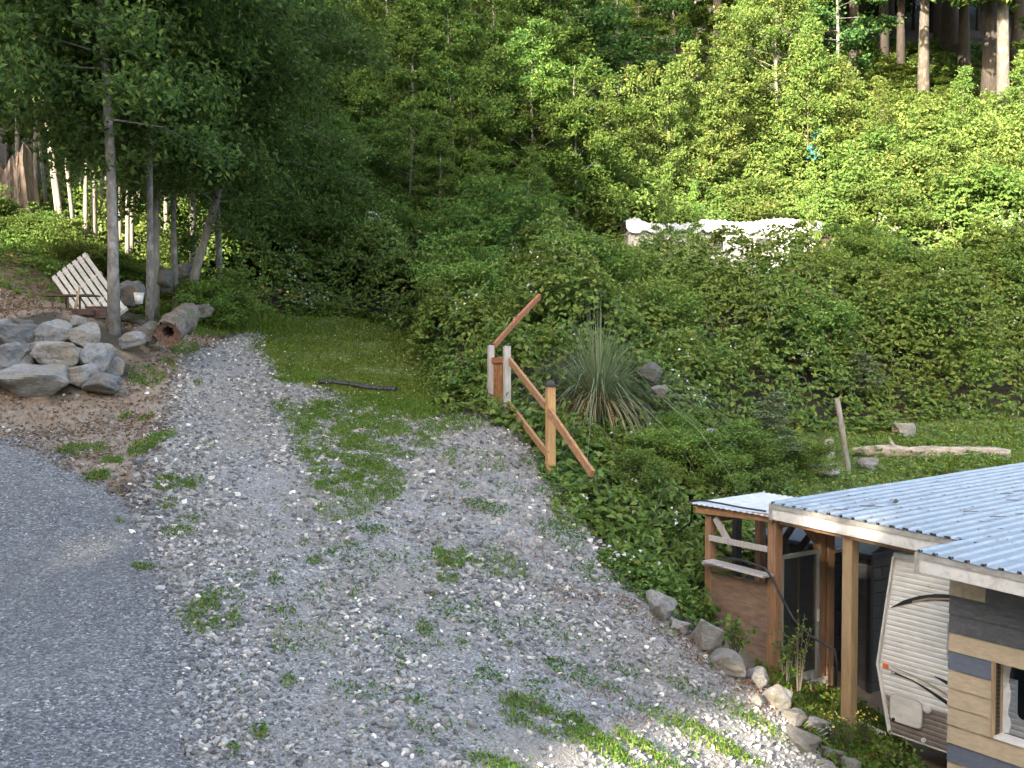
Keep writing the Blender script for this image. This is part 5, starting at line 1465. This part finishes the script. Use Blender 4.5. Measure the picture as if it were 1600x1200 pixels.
for k in range(22):
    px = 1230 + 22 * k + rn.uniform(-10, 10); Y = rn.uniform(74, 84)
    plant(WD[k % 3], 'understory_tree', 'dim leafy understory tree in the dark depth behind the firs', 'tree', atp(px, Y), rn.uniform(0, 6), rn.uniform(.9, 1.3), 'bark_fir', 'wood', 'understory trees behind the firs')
fl = 'sword fern on the forest floor below the fir trunks'
for k in range(90):
    Y = rn.uniform(50.5, 66); px = rn.uniform(1270, 1610)
    fern(atp(px, Y, .02), rn.uniform(1.2, 2.0), rn.uniform(0, 6), fl, 'ferns under the firs', k)
fern(tuple(G(200, 505)), .75, .3, 'bright sword fern at the foot of the thickest alder trunk', None, 0)
fern(atp(222, 23.5), .8, 1.3, 'sword fern on the bank behind the white bucket', None, 1)
fern(atp(205, 24.2), .9, 2.3, 'yellow-green sword fern below the pale stand', None, 2)

# ------------------------------------------------------------------ brambles
def thicket(name, poly, dens, leaf, thick, mat, label, cat, seed, taper=1.3, lay=.4, holes=(), xl=.6, lump=1.7):
    rg = np.random.RandomState(seed)
    x, y = scatter_poly(poly, dens, rg)
    k = np.abs(x) < y * xl + .5; x, y = x[k], y[k]
    sd = sd_poly(x, y, poly) + .7 * (vnoise(x, y, seed + 1, .8) - .5)
    k = sd > 0; x, y, sd = x[k], y[k], sd[k]
    def T(x, y, sd):
        t = thick * (.12 + 1.25 * vnoise(x, y, seed + 2, lump) + .6 * vnoise(x, y, seed + 3, lump * .38) + .3 * (vnoise(x, y, seed + 4, lump * .16) - .5)) * np.clip(sd / taper, .12, 1)
        for (hx, hy, hr, hm) in holes:
            t = np.minimum(t, hm + np.clip((np.hypot(x - hx, y - hy) - hr) / 1.0, 0, 1) * thick * 2)
        return t
    t = T(x, y, sd)
    e = .12
    tx = T(x + e, y, sd_poly(x + e, y, poly)) - T(x - e, y, sd_poly(x - e, y, poly)); ty = T(x, y + e, sd_poly(x, y + e, poly)) - T(x, y - e, sd_poly(x, y - e, poly))
    hx = H(x + e, y) - H(x - e, y); hy = H(x, y + e) - H(x, y - e)
    nrm = unit(np.stack([-(tx + hx) / (2 * e), -(ty + hy) / (2 * e), np.ones(len(x))], 1))
    z = H(x, y) + t - np.minimum(rg.exponential(lay * .5, len(x)), t * .9) + .06 * rg.rand(len(x))
    cen = np.stack([x, y, z], 1)
    # three leaflets to a leaf
    az = rg.uniform(0, 6.28, len(x)); st = np.stack([np.cos(az), np.sin(az), .2 * rg.normal(size=len(x))], 1) * leaf * .55
    st2 = np.stack([-st[:, 1], st[:, 0], st[:, 2]], 1)
    cen3 = np.concatenate([cen + st, cen + st2, cen - st2]); n3 = np.concatenate([nrm] * 3)
    V, F = leaves(cen3, leaf, leaf * .68, rg, normal=unit(n3 + np.array([0, 0, .5])), up=1.0, jit=.42)
    return tag(link(name, np_mesh(name, V, F), M[mat]), label, cat, kind='stuff'), (x, y, z)

A_poly = [tuple(G(660, 602))[:2], tuple(G(700, 642))[:2], (-.35, 17.6), (.15, 17.0), (.55, 15.6), (.85, 14.4), (1.35, 13.3), (1.9, 12.75), (2.45, 12.9), (2.55, 14.2), (3.3, 15.0), (4.6, 16.2), (4.4, 17.8), (3.6, 18.6),
          (4.2, 20.2), (6, 22.0), (9, 23.2), (16, 24.2), (26, 25), (30, 33.5), (12, 34.6), (2, 35.5), (-4, 34.5), (-16, 34), (-14, 30), (-9.3, 25.9), (-7, 26.9), (-4.4, 27.7), (-3.0, 26.2), (-2.3, 23.0)]
holes = [(q_[0], q_[1], 1.0, .28) for q_ in ((1.5, 15.6), (2.3, 15.2), (3.0, 15.8), (2.2, 16.8), (3.2, 17.2), (4.0, 17.0), (2.6, 18.2), (3.6, 18.6), (1.6, 17.6), (1.0, 14.8), (1.6, 14.0), (2.2, 13.4))] + [(g1.x, g1.y, .7, .25), (g2.x, g2.y, .5, .35), (y0.x, y0.y, .5, .25), (e.x, e.y, .4, .25), (G(935, 672).x, G(935, 672).y, 1.0, .12)]
for f in np.linspace(0, 1, 8):
    q = Vector(P(772, 540, g2.y)).lerp(ue, float(f)); holes.append((q.x, q.y, .2, max(.2, q.z - .12 - h1(q.x, q.y))))
    q = r0.lerp(e, float(f)); holes.append((q.x, q.y, .25, max(.15, (q.z - h1(q.x, q.y)) * .45)))
for f in np.linspace(-.06, 1, 13):
    for yy in (30.6, 31.8):
        holes.append((x0 * yy / 36 + (x1 - x0) * yy / 36 * float(f), yy, .8, .7))
    for yy in (33.2, 34.4, 35.4):
        q = (x0 + (x1 - x0) * float(f) * .97 + .1, yy); holes.append((q[0], q[1], .8, .12 + (.9 if f < .5 else .15) + .15 * math.sin(f * 40)))
br, bp = thicket('bramble_thicket', A_poly, 125, .15, 1.5, 'bramble', 'dense green bramble thicket covering the bank below the old trailer', 'brambles', 200, holes=holes)
rgf = np.random.RandomState(77)
bb_l = 'rounded bramble bush bulging out of the thicket on the bank'
for k in range(34):
    yy = rn.uniform(23.6, 31.5); xx = rn.uniform(-1.5, 15.5)
    if 3.0 < xx * 36 / yy < 11.5 and yy > 29: continue
    if sd_poly(np.array([xx]), np.array([yy]), A_poly)[0] < .8: continue
    plant(SHR[k % 3], 'bramble_bush', bb_l, 'bush', at(xx, yy, .2), rn.uniform(0, 6), rn.uniform(.5, .85), 'bark_twig', 'bramble', 'bramble bushes on the bank', sx=1.15)
# arching canes that stand out of the thicket, and other weeds growing through it
mbc = MB(); cl_ = []
ids = rgf.choice(len(bp[0]), 420, replace=False)
for i in ids:
    b0 = Vector((bp[0][i], bp[1][i], bp[2][i] - .15)); az = rgf.uniform(0, 6.28); L = rgf.uniform(.5, 1.3); hgt = rgf.uniform(.25, .75)
    dv = Vector((math.cos(az), math.sin(az), 0)); pts = [b0 + dv * L * t + Vector((0, 0, hgt * 4 * t * (1 - t) * (1 - .25 * t))) for t in (0, .25, .5, .75, 1)]
    mbc.tube(pts, [.011, .010, .008, .006, .004], 4, False)
    for t in np.linspace(.15, 1, 9):
        k_ = min(3, int(t * 4)); c = pts[k_].lerp(pts[k_ + 1], t * 4 - k_); cl_.append(np.array(c[:]) + rgf.normal(0, .05, 3)); cl_.append(np.array(c[:]) + rgf.normal(0, .06, 3))
tag(link('bramble_canes', mbc.mesh('bramble_canes', True), M['bark_twig']), 'thin arching canes rising out of the bramble thicket', 'canes', kind='stuff')
V, F = leaves(np.array(cl_), .11, .075, rgf, up=.8, jit=.6)
tag(link('cane_leaves', np_mesh('cane_leaves', V, F), M['bramble']), 'leaves on the arching bramble canes', 'leaves', kind='stuff')
sel = np.where((vnoise(bp[0], bp[1], 333, 1.3) > .66) & (rgf.rand(len(bp[0])) < .5))[0]
c = np.stack([bp[0][sel], bp[1][sel], bp[2][sel] + .10 + .22 * rgf.rand(len(sel))], 1)
V, F = leaves(c, .17, .055, rgf, up=.5, jit=.7)
tag(link('willowherb', np_mesh('willowherb', V, F), M['broadweed']), 'pale narrow-leaved weeds growing up through the brambles', 'weeds', kind='stuff')
sel = rgf.choice(len(bp[0]), 1500, replace=False); sel = sel[vnoise(bp[0][sel], bp[1][sel], 334, 1.0) > .5]
V, F = blades(np.stack([bp[0][sel], bp[1][sel], bp[2][sel] - .1], 1), .45, .012, rgf, .35, 3)
tag(link('dead_stalks', np_mesh('dead_stalks', V, F), M['drygrass']), 'dry straw coloured stalks standing among the brambles', 'stalks', kind='stuff')
fx, fy, fz = bp
fn = vnoise(fx, fy, 300, 1.0) 
fw = np.clip(fn - .70, 0, 1) * 6 + .02
k = rgf.rand(len(fx)) < fw * .09
cl = np.stack([fx[k], fy[k], fz[k] + .12], 1)
cl = (cl[:, None] + rgf.normal(0, .09, (len(cl), 5, 3))).reshape(-1, 3)
V, F = leaves(cl, .065, .06, rgf, up=1, jit=.6)
tag(link('bramble_flowers', np_mesh('bramble_flowers', V, F), M['white_flower']), 'clusters of small white bramble flowers on the thicket', 'flowers', kind='stuff')
H_poly = [(3, 37), (12, 38.8), (20, 36), (30, 36), (36, 52), (25, 50.5), (17, 50.5), (10, 54), (2, 48), (0, 42)]
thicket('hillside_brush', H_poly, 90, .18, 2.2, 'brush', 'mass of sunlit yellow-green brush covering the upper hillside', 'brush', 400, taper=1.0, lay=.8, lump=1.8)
L_poly = [(-19, 23.5), (-13.5, 23.2), (-11, 22.6), (-9.2, 23.2), (-8.2, 24.4), (-7.4, 25.4), (-7.6, 27.6), (-9.3, 29.5), (-14, 33), (-26, 34), (-26, 27)]
thicket('bank_undergrowth', L_poly, 150, .09, .5, 'bramble', 'green undergrowth covering the bank under the pale stand', 'undergrowth', 500, taper=.6, lay=.3, lump=1.0)
F_poly = [(14, 50), (30, 49), (36, 66), (24, 70), (14, 66)]
thicket('forest_floor_plants', F_poly, 45, .2, .35, 'wood', 'low dark plants on the forest floor under the firs', 'undergrowth', 600, taper=.6, lay=.3, lump=1.0)
S_poly = [(-2.0, 21.0), (-1.2, 18.3), (-.3, 18.0), (.0, 19.5), (-.6, 22), (-1.6, 24)]
thicket('weedy_verge', S_poly, 260, .07, .35, 'bramble', 'leafy weeds spilling onto the grass beside the grey posts', 'weeds', 700, taper=.5, lay=.2, lump=.6)
E_poly = [(.4, 15.6), (.9, 13.9), (1.5, 12.6), (2.1, 12.0), (2.35, 12.5), (1.7, 13.4), (1.2, 14.6), (.9, 15.6)]
thicket('gravel_edge_weeds', E_poly, 260, .075, .28, 'bramble', 'leafy weeds creeping over the gravel edge below the honey post', 'weeds', 800, taper=.4, lay=.15, lump=.5)

thicket('yard_weeds', lower_yard, 55, .09, .13, 'broadweed', 'mixed low weeds around the rocks and log in the lower yard', 'weeds', 900, taper=.4, lay=.2, lump=.7)
for k, (px, py, sc_) in enumerate([(1030, 740, .36), (1090, 745, .34), (1150, 742, .36), (1200, 720, .3), (1060, 705, .3), (1180, 770, .34), (1260, 742, .3), (1120, 785, .34), (1000, 780, .3)]):
    g = G(px, py)
    plant(SHR[k % 3], 'bramble_bush', 'low bramble bush on the slope between the railing and the lean-to', 'bush', (g.x, g.y, g.z - .05), rn.uniform(0, 6), sc_, 'bark_twig', 'bramble', 'low bushes above the lean-to', sx=1.3)
# pampas clump
pc_ = G(935, 668); pg = thing('pampas_grass', 'large arching pampas grass clump with straw skirt beside the railing', 'grass clump', tuple(pc_))
rgq = np.random.RandomState(12)
def arch(n, L, w, spread, drop, z0):
    az = rgq.uniform(0, 2 * np.pi, n); ll = L * rgq.uniform(.6, 1.15, n); sp = np.abs(rgq.normal(spread, spread * .6, n)); rows = []
    d = np.stack([np.cos(az), np.sin(az), np.zeros(n)], 1); s = np.stack([-d[:, 1], d[:, 0], np.zeros(n)], 1)
    b0 = d * rgq.uniform(0, .22, n)[:, None] + np.array([0, 0, z0])
    for i in range(6):
        t = i / 5; c = b0 + d * (ll * sp * t ** 1.5)[:, None] + np.array([0, 0, 1.]) * (ll * (t - drop * sp * t ** 2.6))[:, None]
        ww = (w * (1 - t) ** .7 * .5 + .001) * np.ones((n, 1)); rows += [c - s * ww, c + s * ww]
    V = np.stack(rows, 1).reshape(-1, 3); kk = np.arange(n)[:, None] * 12
    return V, np.concatenate([kk + np.array([[2 * i, 2 * i + 1, 2 * i + 3, 2 * i + 2]]) for i in range(5)], 0)
V, F = arch(760, 2.25, .020, .72, .85, .1); link('green_blades', np_mesh('green_blades', V, F), M['pampas'], pg)
V, F = arch(520, 1.05, .022, .7, 1.3, .3); link('straw_blades', np_mesh('straw_blades', V, F), M['drygrass'], pg)

# single plants round the sheds and in the thicket
def leafy(seed, h, n, leaf, spread):
    rg = np.random.RandomState(seed); mb = MB(); cs = []
    for i in range(n):
        az = rg.uniform(0, 6.28); e_ = Vector((math.cos(az) * spread * rg.rand(), math.sin(az) * spread * rg.rand(), h * rg.uniform(.6, 1)))
        m_ = e_ * .5 + Vector((0, 0, h * .12)); mb.tube([(0, 0, -.05), m_, e_], [.008, .006, .003], 5, False)
        for t in np.linspace(.3, 1, 9):
            c = (m_ * (t * 2) if t < .5 else m_.lerp(e_, (t - .5) * 2)); cs.append(np.array(c[:]) + rg.normal(0, leaf * .6, 3))
    V, F = leaves(np.array(cs), leaf, leaf * .6, rg, up=.8, jit=.5)
    return mb.mesh('stems', True), np_mesh('leaves', V, F)
LF = [leafy(1, .55, 9, .10, .35), leafy(2, .8, 12, .07, .25), leafy(3, 1.1, 10, .05, .2)]
def weedplant(k, px, py, s, lab, mat='bramble', Y=None, flower=None, hf=.5):
    c = G(px, py) if Y is None else Vector(atp(px, Y))
    o = thing('leafy_plant', lab, 'plant', tuple(c), rn.uniform(0, 6)); o.scale = (s, s, s)
    for nm, me, mt in (('stem', LF[k][0], M['bark_twig']), ('leaves', LF[k][1], M[mat])):
        q = bpy.data.objects.new(nm, me); C.objects.link(q); q.parent = o
        if not me.materials: me.materials.append(mt)
        q.material_slots[0].link = 'OBJECT'; q.material_slots[0].material = mt
    if flower:
        rg = np.random.RandomState(k); V, F = leaves(rg.normal(0, 1, (26, 3)) * [.12, .12, .06] + [0, 0, hf], .06, .045, rg, up=.8, jit=.6)
        link('blossom', np_mesh('blossom', V, F), M[flower], o)
weedplant(0, 1150, 1012, .95, 'leafy green plant growing between boulders and plank side of the lean-to', Y=11.9)
weedplant(1, 1232, 1062, 1.0, 'tall weeds growing at the glazed door', 'weed', Y=12.15)
weedplant(2, 1252, 1066, 1.0, 'thin seeding weed stalks before the glazed door', 'grass', Y=12.0)
weedplant(0, 1402, 1200, .8, 'broad green leafy plant under the travel trailer nose', 'bramble', Y=10.9)
weedplant(0, 1440, 1200, .6, 'small leafy plant beside the lap boards', 'bramble', Y=10.6)
weedplant(1, 1308, 1195, .55, 'clump of pale yellow flowers at the foot of the carport post', 'weed', Y=10.9, flower='yellow_flower', hf=.72)
weedplant(1, 1358, 1170, .55, 'clump of yellow flowers behind the white plastic pipe', 'weed', Y=11.3, flower='yellow_flower', hf=.72)
weedplant(1, 1330, 1190, .5, 'green weeds between the two yellow flower clumps', 'weed', Y=11.0)
for k, (px, py, s, lab) in enumerate([(1210, 735, .20, 'feathery young broom shrub in the lower yard'), (1345, 640, .22, 'small feathery shrub behind the upright stick'), (1240, 600, .2, 'feathery green shrub before the bramble bank')]):
    g = G(px, py); plant(YG[k % 2], 'broom_shrub', lab, 'shrub', tuple(g), k, s, 'bark_twig', 'pampas', sx=2.6)
PADG = [(2.9, 12.2), (3.5, 9.6), (4.3, 9.8), (4.5, 10.8), (4.7, 12.6), (4.4, 13.4), (3.4, 12.9)]
x, y = scatter_poly(PADG, 1300, rng); k = sd_poly(x, y, PADG) > 0; x, y = x[k], y[k]
b = np.stack([x, y, H(x, y)], 1); V, F = blades(b, .13, .012, rng, .7, 2)
tag(link('pad_grass', np_mesh('pad_grass', V, F), M['grass']), 'rough grass on the ground around the carport post', 'grass', kind='stuff')
b[:, 2] += .12 * rng.rand(len(b)); V, F = leaves(b[1::2], .07, .04, rng, up=.6)
tag(link('pad_plants', np_mesh('pad_plants', V, F), M['weed']), 'low leafy weeds on the ground around the carport post', 'weeds', kind='stuff')
V, F = leaves(b[::3], .05, .03, rng, up=.6)
tag(link('pad_weeds', np_mesh('pad_weeds', V, F), M['redweed']), 'reddish weeds on the ground around the carport post', 'weeds', kind='stuff')

# ------------------------------------------------------------------ unseen wood behind the camera, its leaf mass shaped to shade the yard
rgw = np.random.RandomState(55)
perp = np.array([-SUN_H[1], SUN_H[0]]); 
if perp[0] < 0: perp = -perp
nL = 66000
s_ = rgw.uniform(-60, 34, nL); a_ = -30 + rgw.uniform(-5, 3, nL); h_ = rgw.uniform(1, 62, nL)
top = np.interp(s_, [-60, -30, -22.6, -20.8, -17.6, -14, -3, 4, 34], [60, 60, 58, 38.5, 35, 31.5, 30.5, 31, 30]) + 3.0 * (vnoise(s_, s_ * 0, 61, 3.2) - .5)
hr_ = h_ + math.tan(SUN_EL) * (a_ + 30)                # height where the sunbeam through this leaf crosses the middle of the wood
keep = (hr_ < top) | ((hr_ > 43.5) & (hr_ < 60) & (s_ < -18.4))  # high leaf band added to keep the upper woods dark
keep &= ~((s_ > -4.8) & (s_ < -2.5) & (hr_ > 8) & (hr_ < 15.9 + .6 * np.sin(s_ * 3)))       # gap cut in the leaf mass to let low sun onto the gravel corner
keep &= ~((((s_ + 23.4) / 3.2) ** 2 + ((hr_ - 27.0) / 4.2) ** 2) < 1)  # opening cut so sun reaches the young alder stand on the left
s_, a_, h_ = s_[keep], a_[keep], h_[keep]
xy = s_[:, None] * perp[None] - a_[:, None] * SUN_H[None]
V, F = leaves(np.stack([xy[:, 0], xy[:, 1], h_], 1), 1.7, 1.3, rgw, up=.1, jit=1)
tag(link('shade_wood', np_mesh('shade_wood', V, F), M['wood']), 'unseen wood behind the yard, a leaf mass shaped to shade it', 'wood', kind='stuff')
#END
